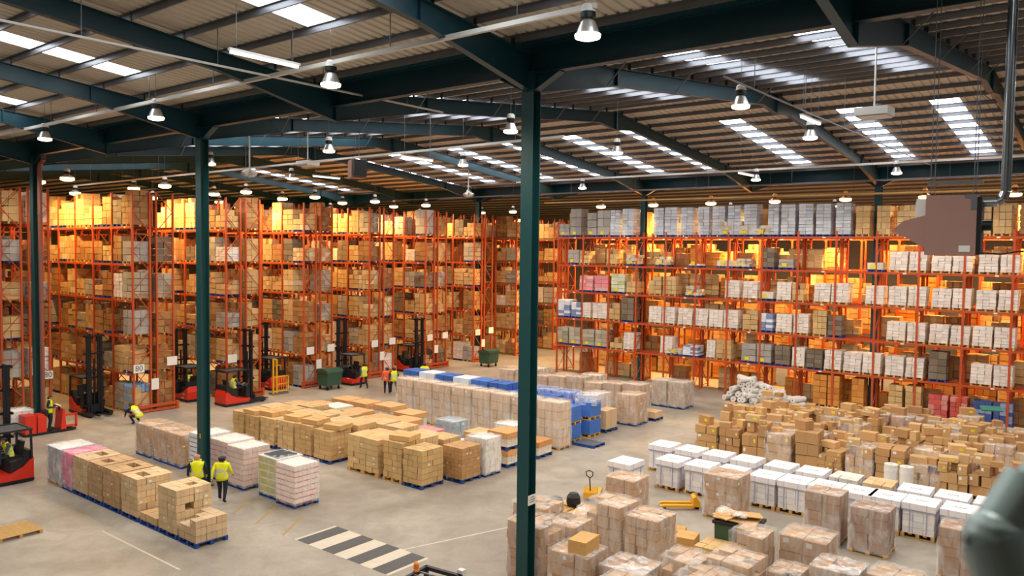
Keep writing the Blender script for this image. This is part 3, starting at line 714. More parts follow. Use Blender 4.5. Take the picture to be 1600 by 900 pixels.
# blue crates and blue topped goods behind
BLU = [c3('#3f6fc0'), c3('#3563b0')]
def crate_stack(label, x, y, levels, w=1.05, d=1.0, cap=None):
    t = thing('crate_stack', label, 'crate stack', (x, y, 0), 0, 'blue goods line')
    z = 0
    for k in range(levels):
        p = ob('pallet', pal_mesh('pallet', M['yellow']) if 'YP' not in PAL else PAL['YP'], t, (0, 0, z), 0, (w/1.1, d, 1)); PAL['YP'] = p.data; z += 0.15
        ob('crate', CT[0], t, (0, 0, z+0.36), 0, (w, d, 0.72), vary(BLU[0], random.Random(k+int(x*7)), 0.08)); z += 0.72
    if cap: ob('white_cap', MB().b2(-w/2, w/2, -d/2, d/2, z, z+0.12).mesh('white_cap', M['plastic_white']), t)
    return t
crate_stack('stack of blue crates on yellow pallets beside the tall tan end load', -21.7, 31.6, 2)
t = crate_stack('stack of blue crates on yellow pallets with torn white film on top', -21.65, 33.3, 2)
ob('torn_film', WRAP[4], t, (0.1, 0, 1.85), 0.3, (1.1, 1.05, 0.5))
for i, x in enumerate((-32.6, -31.3, -30.0, -28.7, -27.4, -26.1, -24.8, -23.2)):
    wv = i in (1, 3)
    load('%s wrapped load, %s from the left in the line behind the tall tan loads' % ('white-topped' if wv else 'blue', ORD[i+1]), x-0.6, x+0.6, 31.6, 1.1, 2.32 if i < 6 else 2.0, 2, 2, 3, 150+i, 'wood', [c3('#dfe3ea')] if wv else BLU, None, 'blue goods line', lab=0)
for i, x in enumerate((-25.8, -24.5, -23.2)):
    load('blue wrapped load, %s from left, back line of blue goods' % ORD[i+1], x-0.6, x+0.6, 33.3, 1.1, 1.95, 2, 2, 3, 160+i, 'wood', BLU, 0, 'blue goods line', lab=0)
# right side pieces
def flat_pallet(label, x, y, mat, rz=0.0, n=7, w=1.2, d=1.0):
    t = thing('empty_pallet', label, 'pallet', (x, y, 0), rz)
    b = MB().b2(-w/2, w/2, -0.05, 0.05, 0, 0.1).mesh('bearer', mat)
    for yy in (-d/2+0.05, 0, d/2-0.05): ob('bearer', b, t, (0, yy, 0))
    dk = MB().b2(-0.06, 0.06, -d/2, d/2, 0.1, 0.122).mesh('deck_board', mat)
    for i in range(n): ob('deck_board', dk, t, (-w/2+0.06+i*(w-0.12)/(n-1), 0, 0))
    return t
fp = flat_pallet('empty blue pallet with grey deck beside the blue crate stacks', -20.4, 31.6, M['blue_wood'])
ob('deck_sheet', MB().b2(-0.58, 0.58, -0.48, 0.48, 0.122, 0.135).mesh('deck_sheet', M['grey']), fp)
flat_pallet('empty pale wooden pallet at the near left edge', -27.9, 9.6, M['wood'], 0.0, 8, 1.25, 1.25)
load('small brown carton load on a blue pallet right of the torn film', -21.75, -21.05, 34.2, 1.15, 1.15, 1, 1, 1, 170, 'blue', CARD, None, None)
load('pinkish film-wrapped white load behind the brown one near blue crates', -22.9, -21.95, 35.0, 1.1, 1.75, 3, 3, 5, 171, 'blue', [c3('#d8c0b0')], 4, None)
load('tall brown carton load on blue pallet standing at the lane edge', -21.85, -20.68, 36.55, 1.3, 1.62, 3, 3, 8, 172, 'blue', [c3('#bd9263')], 0, None, lab=0.08)
load('low blue pallet with two brown cartons by the lane edge', -21.5, -20.5, 38.4, 0.9, 0.5, 2, 2, 1, 173, 'blue', CARD, None, None)
for i, (a, b) in enumerate(((-22.95, -21.95), (-21.85, -20.8))):
    load('grey-brown net pattern pallet load on blue pallet, %s of two by the long rack' % ('left' if i == 0 else 'right'), a, b, 42.4, 1.3, 1.55, 4, 4, 8, 175+i, 'blue', [c3('#b39c80')], 0, None, lab=0.1)
load('pale carton load left of the net pattern pair before the long rack', -24.4, -23.3, 42.2, 1.1, 1.0, 2, 2, 3, 178, 'blue', [c3('#cdbb9c')], 4, None)
for i in range(8):
    x = -31.0+1.28*i
    load('brown film-wrapped load, %s from left in the line before the long rack' % ORD[i+1], x-0.6, x+0.6, 38.4, 1.1, 1.75+0.12*math.sin(i*2.1), 3, 3, 5, 180+i, 'wood', [c3('#bf9a70'), c3('#b28c62')], i % 4, 'brown line before the long rack', lab=0.05)
for i in range(4):
    x = -33.6+2.2*i
    load('tan carton load, %s from left in the farthest floor line' % ORD[i+1], x-0.6, x+0.6, 41.8, 1.1, 1.3+0.15*(i % 2), 3, 3, 4, 190+i, 'wood', [c3('#cdae84'), c3('#c09a6c')], 4 if i % 2 else None, 'farthest floor line', lab=0.05)

# white goods rows in the right half
def white_load(label, x, y, h, seed, top='plain', w=1.0, d=1.1):
    rnd = random.Random(seed)
    t = thing('white_pallet_load', label, 'pallet load', (x, y+d/2, 0), rnd.uniform(-0.03, 0.03), 'white goods rows')
    ob('pallet', PAL['wood'], t, (0, 0, 0), 0, (w/1.1, d, 1))
    put_cartons(t, w*0.94, d*0.94, 0.15, h-0.33, 3, 3, 4, rnd, [c3('#e9e4e2'), c3('#e2dcdc')], 0.006, 0, 0)
    if top == 'cartons':
        put_cartons(t, w*0.96, d*0.96, h-0.18, 0.2, 3, 2, 1, rnd, [c3('#d9b98c'), c3('#e4dcd2')], 0.02)
    else:
        ob('lid', MB().b2(-w/2, w/2, -d/2, d/2, h-0.2, h).mesh('lid', M['carton']), t, (0, 0, 0), 0, None, c3('#efeaea'))
        ob('lid_print', MB().b2(-0.16, 0.16, -0.06, 0.06, h, h+0.004).b2(-0.14, 0.14, -0.04, 0.04, h+0.004, h+0.006, 1).mesh('lid_print', [M['grey'], M['plastic_white']]), t)
    s = MB()
    for u in (-0.25*w, 0.25*w): s.b2(u-0.007, u+0.007, -d/2*1.004, -d/2*0.9, 0.2, h)
    for v in (-0.25*d, 0.25*d): s.b2(w/2*0.9, w/2*1.004, v-0.007, v+0.007, 0.2, h)
    s.b2(-w/2*1.003, w/2*1.003, -d/2*1.003, d/2*1.003, h-0.24, h-0.21)
    ob('strap', s.mesh('strap', M['blue_strap']), t)
    return t
M['blue_strap'] = paint('blue_strap', '#a3a8c2', 0.5)
W1 = [(-15.4, 26.0), (-14.15, 27.5), (-12.95, 27.55), (-11.75, 27.6), (-10.5, 27.75), (-9.45, 27.8), (-8.4, 27.9), (-7.35, 27.95), (-6.45, 28.0), (-5.42, 28.05), (-4.3, 28.1), (-3.2, 28.15), (-2.05, 28.2)]
for i, (x, y) in enumerate(W1):
    white_load('white boxed pallet load with blue straps, nearer white row, %s from left' % ORD[i+1], x, y, 1.15, 200+i)
W2 = [-15.6, -14.35, -13.15, -11.95, -10.6, -9.4, -8.2, -7.05, -5.9, -4.75, -3.6, -2.45, -1.3]
for i, x in enumerate(W2):
    white_load('white boxed pallet load%s, back white row, %s from left' % (' topped with cartons' if i in (6, 7) else ' with blue straps', ORD[i+1]), x, 29.55, 1.12, 220+i, 'cartons' if i in (6, 7) else 'plain')

# wrapped brown loads in front of the white rows
CB = [c3('#a97f58'), c3('#b08660')]
G6_ = 'brown wrapped loads before the white rows'
load('brown film-wrapped load with white label left of the white rows', -14.35, -13.2, 23.3, 1.1, 1.42, 3, 3, 5, 240, 'wood', [c3('#c09464')], 1, G6_)
load('broad brown wrapped load with flat tan top before the white row', -11.75, -10.5, 25.6, 1.2, 1.52, 3, 3, 5, 241, 'wood', [c3('#bb8f60')], 2, G6_)
load('tall brown wrapped load with torn clear top, between white loads', -8.25, -7.15, 25.55, 1.05, 1.62, 2, 2, 5, 242, 'wood', CB, 3, G6_)
load('dark brown wrapped load with open cartons on top, on a dark pallet', -6.85, -5.72, 25.5, 1.05, 1.42, 2, 2, 5, 243, 'wood', [c3('#9c7452')], 0, G6_, miss=0.2)
load('brown wrapped load with tan top next to the blurred handrail', -4.3, -3.15, 25.0, 1.05, 1.5, 2, 2, 5, 244, 'wood', [c3('#a67b52')], 1, G6_)
# the nearest cluster of wrapped loads
NEARL = [('left of the foreground column foot behind it', -14.35, -13.15, 18.1, 1.0, 1.8, 3, 3, 6), ('right behind the foreground column', -13.35, -12.15, 16.62, 1.05, 1.85, 3, 3, 7), ('topped by a bright tan carton', -11.55, -10.4, 16.1, 1.0, 1.65, 3, 2, 5),
         ('with film bulging, largest of the near cluster', -12.65, -11.45, 19.5, 1.05, 1.85, 3, 2, 5), ('with uneven carton top beside the largest wrapped one', -11.25, -10.2, 19.4, 1.05, 1.75, 3, 3, 6), ('half opened with cartons sunk in clear film', -10.25, -9.1, 16.5, 1.05, 1.45, 3, 3, 5),
         ('low behind the tan-topped one', -12.85, -11.95, 17.85, 1.0, 1.6, 2, 2, 5), ('with slack clear film, lower middle', -9.2, -8.2, 17.6, 1.0, 1.6, 3, 2, 5), ('flat topped beside the narrow tall one', -8.12, -7.0, 17.95, 1.05, 1.75, 3, 3, 5),
         ('narrow and tall below the green cardboard bin', -8.3, -7.4, 19.75, 0.95, 1.85, 2, 2, 4), ('broad and pinkish right of the narrow tall one', -7.3, -6.05, 20.6, 1.1, 1.8, 2, 2, 4), ('with loose film at the lower right', -6.0, -4.95, 19.2, 1.0, 1.7, 3, 3, 4),
         ('low and clear wrapped near lower right', -6.85, -6.1, 18.6, 0.9, 1.55, 2, 2, 4), ('at the very bottom with ten flat cartons on top', -8.4, -7.1, 16.75, 1.1, 1.6, 5, 3, 5), ('at the bottom right with two tan cartons', -4.85, -3.8, 19.7, 1.0, 1.65, 2, 2, 5),
         ('lowest at the bottom edge, middle', -9.7, -8.6, 15.3, 1.05, 1.55, 3, 2, 5)]
for i, (d_, a, b, y, d, h, nx, ny, nz) in enumerate(NEARL):
    load('near brown film-wrapped load %s' % d_, a, b, y, d, h, nx, ny, nz, 260+i, 'wood', [c3('#c39c70'), c3('#b98f64'), c3('#cba67c')], [0, 1, 2, 3, 0, 4][i % 6], 'near wrapped cluster', random.Random(i).uniform(-0.06, 0.06), 0.12, jit=0.03, lab=0.15)
load('low flat tan carton layer on a pallet right of the near cluster', -10.15, -9.0, 21.5, 1.1, 0.55, 4, 3, 1, 290, 'wood', [c3('#d6b078')], None, None)
def loose(label, x, y, z, sx, sy, sz, rz, seed, group=None, c=None, tilt=0.0):
    rnd = random.Random(seed)
    o = ob('carton', rnd.choice([CT[0], CT[0], CT[2], CTY]), None, (x, y, z+sz/2), rz, (sx, sy, sz), vary(c or rnd.choice([c3('#c79e6a'), c3('#bd9260'), c3('#d0ab78'), c3('#b88c5c')]), rnd, 0.12))
    if tilt: o.rotation_euler = (tilt, 0, rz)
    return tag(o, label, 'carton', group)
loose('large tan carton standing left of the low flat carton layer', -10.62, 22.05, 0.0, 0.62, 0.7, 0.6, 0.2, 1, None, c3('#d0a25e'))
loose('tan carton behind the larger one near the yellow pallet truck', -11.35, 22.6, 0.0, 0.75, 0.55, 0.5, 0.3, 2, None, c3('#cf9f58'))
loose('bright tan carton resting on the tan-topped near load', -10.78, 16.55, 1.66, 0.5, 0.75, 0.36, 0.1, 3, None, c3('#d2a05c'))
loose('tan carton on the broad wrapped load before the white row', -13.3, 22.5, 0.0, 0.7, 0.6, 0.95, 0.3, 4, None, c3('#cfa060'))

# untidy returns area: carton loads behind the white rows
CARDM = [c3('#c39a66'), c3('#b98f5c'), c3('#cda774'), c3('#b4885a')]
rnd = random.Random(77); cnt = 0
NR, NC = 9, 15
RH = [1.35, 1.3, 1.35, 1.3, 1.25, 1.2, 1.1, 1.0, 0.9]
for r in range(NR):
    for q in range(NC):
        x = -15.55+1.13*q+rnd.uniform(-0.05, 0.05); y = 34.5+1.36*r+rnd.uniform(-0.06, 0.06)
        if r >= 7 and q < 5: continue
        if r == 0 and q in (11, 12): continue
        h = RH[r]+rnd.choice([-0.35, -0.1, 0, 0.1, 0.3])
        wrapp = rnd.choice([None, None, None, 0, 2])
        nx, ny, nz = rnd.choice([(2, 2, 3), (3, 2, 4), (3, 2, 3), (2, 3, 4), (2, 2, 4), (3, 3, 5)])
        cols = rnd.choice([CARDM, CARDM, [c3('#c0955f')], [c3('#b78c5c')], [c3('#c8a270')]])
        w = rnd.uniform(1.0, 1.12)
        load('untidy brown carton load, %s returns row behind white goods, %s from left' % (ORD[r+1], ORD[q+1]), x-w/2, x+w/2, y-0.55, rnd.uniform(1.0, 1.2), h, nx, ny, nz, 300+cnt,
             'wood', cols, wrapp, 'untidy returns loads', rnd.uniform(-0.12, 0.12), 0.35, jit=0.045, lab=0.2, ms=[CT[0], CT[0], CT[0], CT[2], CTY, CT[3]])
        for e in range(2):
            if rnd.random() < (0.85 if e == 0 else 0.5):
                loose('%s loose brown carton on %s returns row load, %s from left' % (('wider', 'smaller')[e], ORD[r+1], ORD[q+1]), x-0.25+0.5*e+rnd.uniform(-0.06, 0.06), y+rnd.uniform(-0.3, 0.3), h,
                      rnd.uniform(0.45, 0.7) if e == 0 else rnd.uniform(0.28, 0.42), rnd.uniform(0.3, 0.55) if e == 0 else rnd.uniform(0.25, 0.4), rnd.uniform(0.14, 0.38), rnd.uniform(-0.5, 0.5), 500+cnt*3+e, 'loose cartons on the returns loads')
        cnt += 1
# odd bright things among the returns
o = ob('red_drum', MB().lathe([(0, 0), (0.27, 0), (0.3, 0.05), (0.27, 0.42), (0.3, 0.45), (0.3, 0.5), (0.27, 0.55), (0.27, 0.95), (0.3, 1.0), (0.0, 1.0)], 16).mesh('red_drum', M['red']), None, (-2.25, 34.4, 0.9)); tag(o, 'bright red drum standing among the untidy cartons', 'drum')
o = ob('red_bag', MB().lathe([(0.0, 0), (0.33, 0.02), (0.36, 0.15), (0.22, 0.3), (0.0, 0.34)], 12).mesh('red_bag', M['red']), None, (-3.25, 34.3, 0.95)); tag(o, 'small pale red bag left of the red drum', 'bag')
load('low brown load carrying the red drum and bag', -3.7, -1.5, 33.95, 1.1, 0.9, 3, 2, 3, 299, 'wood', CARD, None, None, jit=0.04)
for i, x in enumerate((-7.35, -6.8)):
    t = thing('paper_reel', 'white paper reel standing before the returns, %s of a pair' % ('left' if i == 0 else 'right'), 'reel', (x, 32.9, 0))
    ob('reel_body', MB().lathe([(0, 0), (0.25, 0), (0.25, 1.15), (0.07, 1.15), (0.07, 1.0)], 16).mesh('reel_body', M['plastic_white']), t)
    ob('reel_band', MB().lathe([(0.252, 0.85), (0.258, 0.88), (0.258, 0.98), (0.252, 1.0)], 16).mesh('reel_band', M['white_label']), t)
o = ob('green_board', MB().box(0, 0, 0, 0.9, 0.6, 0.06).mesh('green_board', M['green_sheet']), None, (-5.6, 44.9, 1.75), 0.3, None, None, (0.2, 0, 0.3)); tag(o, 'dark green sheet lying on the far untidy cartons', 'board')
o = ob('white_sack', MB().lathe([(0, 0), (0.3, 0.05), (0.33, 0.3), (0.2, 0.6), (0.05, 0.65), (0, 0.6)], 10).mesh('white_sack', M['plastic_white']), None, (-3.0, 42.2, 1.35)); tag(o, 'crumpled white sack on the untidy cartons near the right end', 'sack')
# heap of white rolls
rr = random.Random(9)
rollm = MB().cyl((0, -0.55, 0), (0, 0.55, 0), 0.17, 10).cyl((0, -0.56, 0), (0, -0.552, 0), 0.04, 8, 1).mesh('white_roll', [M['plastic_white'], M['print']])
k = 0
for lvl, n in enumerate((13, 12, 9, 6, 3)):
    for i in range(n):
        x = -20.1+0.36*i+0.18*lvl+rr.uniform(-0.03, 0.03)
        o = ob('white_roll', rollm, None, (x, 47.6+rr.uniform(-0.2, 0.2), 0.17+0.31*lvl), rr.uniform(-0.7, 0.9)); k += 1
        tag(o, 'white wrapped roll in the heap before the long rack, layer %s, %s from left' % (ORD[lvl+1], ORD[i+1]), 'roll', 'heap of white rolls')

# ---------------------------------------------------------------- goods on the racks
STY = {'T': (c3('#cda974'), c3('#c29b66')), 'G': (c3('#a9a39b'), c3('#9b958e')), 'S': (c3('#c9ccd2'), c3('#b7bac1')), 'W': (c3('#e6dad0'), c3('#e0d2c6')), 'P': (c3('#e48a92'), c3('#dfb0a8')),
       'V': (c3('#b9bf8e'), c3('#cfd0b4')), 'B': (c3('#dfe2ea'), c3('#7d8fb8')), 'N': (c3('#b5ac98'), c3('#a59a84')), 'D': (c3('#7d6e5c'), c3('#6b5d4d')), 'R': (c3('#c9534a'), c3('#d6867e')),
       'U': (c3('#3c4f8a'), c3('#8d95b0')), 'O': (c3('#cf8a3a'), c3('#c47a2c')), 'L': (c3('#d0c2ac'), c3('#bfae94')), 'F': (c3('#dcd4c4'), c3('#cabfae')), 'A': (c3('#c8a670'), c3('#d8c29c')), 'K': (c3('#a87b4a'), c3('#96693c'))}
STYN = {'T': 'tan carton', 'G': 'grey film-wrapped', 'S': 'tall pale stacked', 'W': 'white boxed', 'P': 'pink packaged', 'V': 'pale green packaged', 'B': 'blue and white', 'N': 'grey-brown netted', 'D': 'dark wrapped',
        'R': 'red packaged', 'U': 'dark blue packaged', 'O': 'orange-brown stacked', 'L': 'uneven pale', 'F': 'low flat', 'A': 'pale tan carton', 'K': 'brown carton'}
LAY = {'T': (3, 2, 4), 'G': (2, 2, 3), 'S': (2, 2, 9), 'W': (3, 2, 6), 'P': (2, 2, 4), 'V': (2, 2, 5), 'B': (2, 2, 6), 'N': (2, 2, 4), 'D': (2, 2, 4), 'R': (3, 2, 5), 'U': (3, 2, 6), 'O': (2, 2, 5), 'L': (3, 2, 3), 'F': (2, 2, 1), 'A': (2, 2, 4), 'K': (2, 2, 3)}
def stack_shape(mb, st, rnd, w, d, h, ox=0.0, oy=0.0, oz=0.0):
    nx, ny, nz = LAY[st]
    if st in 'TAK': nz = max(2, round(h/0.36)); nx = rnd.choice([2, 3])
    cw, cd, ch = w/nx, d/ny, h/nz; a, b = STY[st]; lean = rnd.uniform(-0.02, 0.05) if st == 'W' else 0
    for k in range(nz):
        for i in range(nx):
            for j in range(ny):
                if st in 'TLKA' and k == nz-1 and rnd.random() < 0.22: continue
                jit = 0.05 if st in 'L' else 0.014
                q = rnd.uniform(0.93, 0.99)
                mb.box(ox-w/2+(i+0.5)*cw+rnd.uniform(-jit, jit)+lean*k*ch, oy-d/2+(j+0.5)*cd+rnd.uniform(-jit, jit), oz+(k+0.5)*ch, cw*q, cd*q, ch*rnd.uniform(0.9, 0.985), 0,
                       rnd.uniform(-0.3, 0.3) if st == 'L' else 0, vary(a if rnd.random() < 0.65 else b, rnd, 0.10))
VAR = {}
def stack_mesh(st, h, seed):
    hq = round(h*5)/5 if h > 0.3 else 0.25
    key = (st, hq, seed % 4)
    if key not in VAR:
        mb = MB(); stack_shape(mb, st, random.Random(hash((st.encode()[0], int(hq*10), seed % 4))), 1.0, 0.98, hq)
        VAR[key] = (mb.mesh('carton_block', M['stack']), hq)
    return VAR[key]
ylab = MB().b2(-0.14, 0.14, -0.006, 0, -0.11, 0.11).mesh('yellow_card', M['yellow_label'])
def rack_load(label, x, y, z, w, h, st, seed, group, card=False, pal='blue'):
    me, hq = stack_mesh(st, h, seed)
    t = thing('rack_load', label, 'pallet load', (x, y, z), 0, group)
    ob('pallet', PAL[pal], t, (0, 0, 0), 0, (w/1.1, 1, 0.9))
    b = ob('carton_block', me, t, (0, 0, 0.13), 0, (w, 1, max(0.1, (h-0.13)/hq))); b['kind'] = 'stuff'
    if card: ob('yellow_card', ylab, t, (-w*0.12, -0.5, 0.3))
PLACES = ['floor', 'first beam', 'second beam', 'third beam', 'fourth beam', 'top beam']
RIGHT = [
    (5,-34.16,0.94,0.98,'G'),(5,-33.11,0.97,2.10,'G'),(5,-31.69,0.83,1.79,'G'),(5,-30.69,1.08,1.95,'G'),(5,-29.74,0.80,1.93,'S'),(5,-28.67,0.93,2.00,'S'),(5,-26.25,0.79,1.98,'S'),
    (5,-25.33,0.96,2.01,'S'),(5,-24.14,0.84,1.98,'S'),(5,-22.94,0.82,1.99,'S'),(5,-21.87,0.89,2.00,'S'),(5,-20.82,0.86,2.02,'S'),(5,-19.73,0.88,2.07,'S'),(5,-21.31,0.88,0.99,'L'),
    (5,-20.02,1.10,1.02,'L'),(5,-18.88,0.99,0.72,'L'),(5,-18.24,0.69,2.03,'S'),(5,-17.32,0.91,2.00,'S'),(5,-16.23,0.89,2.01,'S'),(5,-15.19,0.90,1.98,'S'),(5,-14.04,0.87,1.99,'S'),
    (5,-12.94,0.81,1.81,'T'),(5,-11.81,0.75,1.78,'T'),(5,-10.59,1.03,1.78,'T'),(5,-9.90,0.55,1.94,'S'),(5,-6.67,0.44,1.68,'T'),(5,-5.95,0.87,1.66,'T'),(4,-33.28,0.98,1.12,'G'),
    (4,-32.31,0.84,1.03,'T'),(4,-29.98,0.86,1.19,'T'),(4,-28.26,0.88,0.80,'L'),(4,-25.95,0.93,0.70,'L'),(4,-23.51,0.79,0.22,'F'),(4,-21.36,1.10,0.51,'F'),(4,-20.13,0.94,0.65,'L'),
    (4,-18.56,0.90,1.36,'D'),(4,-17.37,0.95,0.65,'G'),(4,-12.18,0.87,0.55,'F'),(4,-10.97,0.97,1.19,'W'),(4,-9.96,0.91,1.20,'W'),(4,-8.78,0.98,0.97,'W'),(4,-7.75,0.95,0.98,'W'),
    (4,-6.52,0.92,1.07,'W'),(4,-5.53,0.89,1.08,'W'),(3,-32.11,1.18,1.20,'P'),(3,-30.78,1.25,1.24,'P'),(3,-29.41,1.16,1.41,'V'),(3,-28.25,0.93,0.90,'T'),(3,-26.44,0.99,1.32,'T'),
    (3,-25.34,1.01,1.35,'T'),(3,-23.66,0.98,0.75,'L'),(3,-20.84,1.00,1.23,'W'),(3,-19.64,0.97,1.19,'W'),(3,-18.56,0.90,0.58,'F'),(3,-17.46,0.92,1.22,'W'),(3,-16.59,0.74,1.17,'T'),
    (3,-15.16,0.98,1.22,'W'),(3,-14.14,0.99,1.26,'W'),(3,-12.17,1.01,1.18,'W'),(3,-10.94,0.97,1.19,'W'),(3,-9.94,0.95,1.23,'W'),(3,-8.72,0.98,1.16,'W'),(3,-7.71,0.92,1.20,'W'),
    (3,-6.56,0.95,1.15,'W'),(3,-5.56,0.92,1.19,'W'),(2,-34.08,1.11,1.35,'B'),(2,-32.97,0.86,1.17,'B'),(2,-32.09,0.79,1.21,'W'),(2,-30.90,1.26,1.23,'W'),(2,-29.68,0.96,1.29,'T'),
    (2,-28.59,1.04,1.75,'D'),(2,-26.39,0.99,1.23,'W'),(2,-25.36,0.97,1.24,'W'),(2,-24.14,1.08,1.22,'W'),(2,-23.00,1.01,1.24,'W'),(2,-21.91,0.98,1.22,'W'),(2,-20.88,1.00,1.28,'W'),
    (2,-19.57,1.01,1.39,'T'),(2,-18.54,0.86,1.20,'B'),(2,-17.41,1.00,1.23,'W'),(2,-16.36,0.93,1.29,'W'),(2,-15.22,0.83,1.59,'T'),(2,-14.35,0.81,1.33,'D'),(2,-10.96,1.01,1.17,'W'),
    (2,-9.91,0.95,1.17,'W'),(2,-8.78,0.98,1.14,'W'),(2,-7.74,0.95,1.14,'W'),(2,-6.67,0.95,1.18,'W'),(2,-5.64,0.98,1.18,'W'),(1,-34.19,1.06,1.32,'N'),(1,-33.08,1.03,1.35,'N'),
    (1,-31.86,1.06,1.29,'N'),(1,-30.75,1.04,1.32,'N'),(1,-29.47,1.06,0.86,'T'),(1,-28.45,0.88,1.30,'W'),(1,-25.48,0.92,1.26,'W'),(1,-24.83,1.01,0.48,'L'),(1,-23.68,1.12,0.79,'B'),
    (1,-22.22,0.63,1.26,'W'),(1,-21.33,1.06,1.37,'T'),(1,-19.62,0.97,1.26,'G'),(1,-18.62,0.95,1.30,'G'),(1,-17.45,0.96,1.28,'D'),(1,-16.46,0.78,1.28,'W'),(1,-15.49,0.99,1.21,'D'),
    (1,-14.42,1.00,1.26,'W'),(1,-13.30,1.01,1.25,'W'),(1,-12.22,1.01,1.27,'W'),(1,-10.99,1.01,1.23,'W'),(1,-9.94,0.95,1.22,'W'),(1,-8.76,0.92,1.69,'D'),(1,-6.66,1.02,1.19,'W'),
    (1,-5.64,0.90,1.18,'W'),(0,-15.11,0.83,1.96,'O'),(0,-14.30,0.70,1.97,'O'),(0,-12.93,0.71,1.93,'O'),(0,-10.87,0.74,1.79,'T'),(0,-9.94,0.85,1.82,'T'),(0,-8.68,0.98,1.47,'R'),
    (0,-7.66,0.86,1.45,'R'),(0,-6.54,0.93,1.38,'U'),(0,-5.57,0.90,1.37,'U'),
]
lvc = {}
for i, (lv, x, w, h, st) in enumerate(sorted(RIGHT, key=lambda q: (q[0], q[1]))):
    lvc[lv] = lvc.get(lv, 0)+1
    z = 0 if lv == 0 else LEV[lv-1]
    rack_load('%s load, %s level of long rack, %s from left' % (STYN[st], PLACES[lv], (ORD+['twenty-'+o for o in ORD[1:10]])[lvc[lv]]), x, 49.0+0.52+(0.0 if st not in 'LF' else -0.03), z, w*0.97, max(0.25, h), st, i, 'loads on the long rack',
              st in 'GLNVF' and lv < 5 or (lv == 5 and st in 'GL'), 'wood' if st in 'WTO' else 'blue')
# left racks: two loads to each bay and level on the face toward the open floor, and at the aisle end
lr = random.Random(31); stuff = MB()
n_ind = 0
def pick():
    return lr.choice('TTTTAAKKKTTAGGWND')
def put_left(rank, x, y, lv, place, individual, st=None, h=None):
    global n_ind
    z = 0 if lv == 0 else LEV[lv-1]
    st = st or pick(); h = h or (lr.choice([1.0, 1.25, 1.45, 1.55, 1.6]) if lv < 5 else lr.choice([1.2, 1.5, 1.7, 2.0]))
    if individual:
        n_ind += 1
        rack_load('%s load, %s level, %s, %s' % (STYN[st], PLACES[lv], RN[rank], place), x, y, z, lr.uniform(0.98, 1.1), h, st, n_ind, 'loads on the left racks', False, lr.choice(['blue', 'wood', 'wood']))
    else:
        stack_shape(stuff, st, lr, lr.uniform(0.98, 1.1), 0.95, h-0.14, x, y, z+0.14); stuff.box(x, y, z+0.07, 1.1, 1.0, 0.12, 0, 0, c3('#8a6a3c'))
for k, xr, y0, nb in RK:
    vis = {-1: 3, 0: 5, 1: 3, 2: 3, 3: 2, 4: 2, 5: 2, 6: 2, 7: 2}[k]
    for lv in range(6):
        for b in range(nb):
            for s in (0, 1):
                if lr.random() < (0.06 if lv else 0.15): continue
                if k in (1, 2, 3) and lv == 0 and b == 0 and s == 0: pass
                put_left(k+1, xr-2.35*b-0.62-1.1*s, y0+0.52, lv, '%s from aisle end' % ORD[2*b+s+1], b < vis and k <= 5)
        # the back row shows only beside the aisle end
        if lr.random() < 0.9 and k != 5: put_left(k+1, xr-0.62, y0+1.33+0.52, lv, 'back half at aisle end', k <= 5)
        for b in range(1, nb+0):
            put_left(k+1, xr-2.35*b-0.62, y0+1.33+0.52, lv, '', False)
    # beyond the last built bay the goods go on into the dark
# goods behind the long rack's front row and on the rack one aisle back
for b in range(30):
    for lv in range(6):
        z = 0 if lv == 0 else LEV[lv-1]
        if lr.random() < 0.62:
            st = lr.choice('TTTKO'); h = lr.choice([0.9, 1.2, 1.4]) if lv < 5 else 1.7
            stack_shape(stuff, st, lr, 1.0, 0.95, h, -1.45-1.127*b, 50.33+0.55, z+0.14); stuff.box(-1.45-1.127*b, 50.88, z+0.07, 1.05, 1.0, 0.12, 0, 0, c3('#8a6a3c'))
        if lr.random() < 0.85:
            st = lr.choice('TTTKAO'); h = lr.choice([1.0, 1.3, 1.5]) if lv < 5 else 1.8
            stack_shape(stuff, st, lr, 1.0, 0.95, h, -1.45-1.127*b, 54.4+0.55, z+0.14); stuff.box(-1.45-1.127*b, 54.95, z+0.07, 1.05, 1.0, 0.12, 0, 0, c3('#8a6a3c'))
o = ob('distant_pallet_goods', stuff.mesh('distant_pallet_goods', M['stack'])); o['kind'] = 'stuff'
tag(o, 'tan pallet goods filling the deeper places of the racks', 'goods')
#@@PART3
PI = math.pi
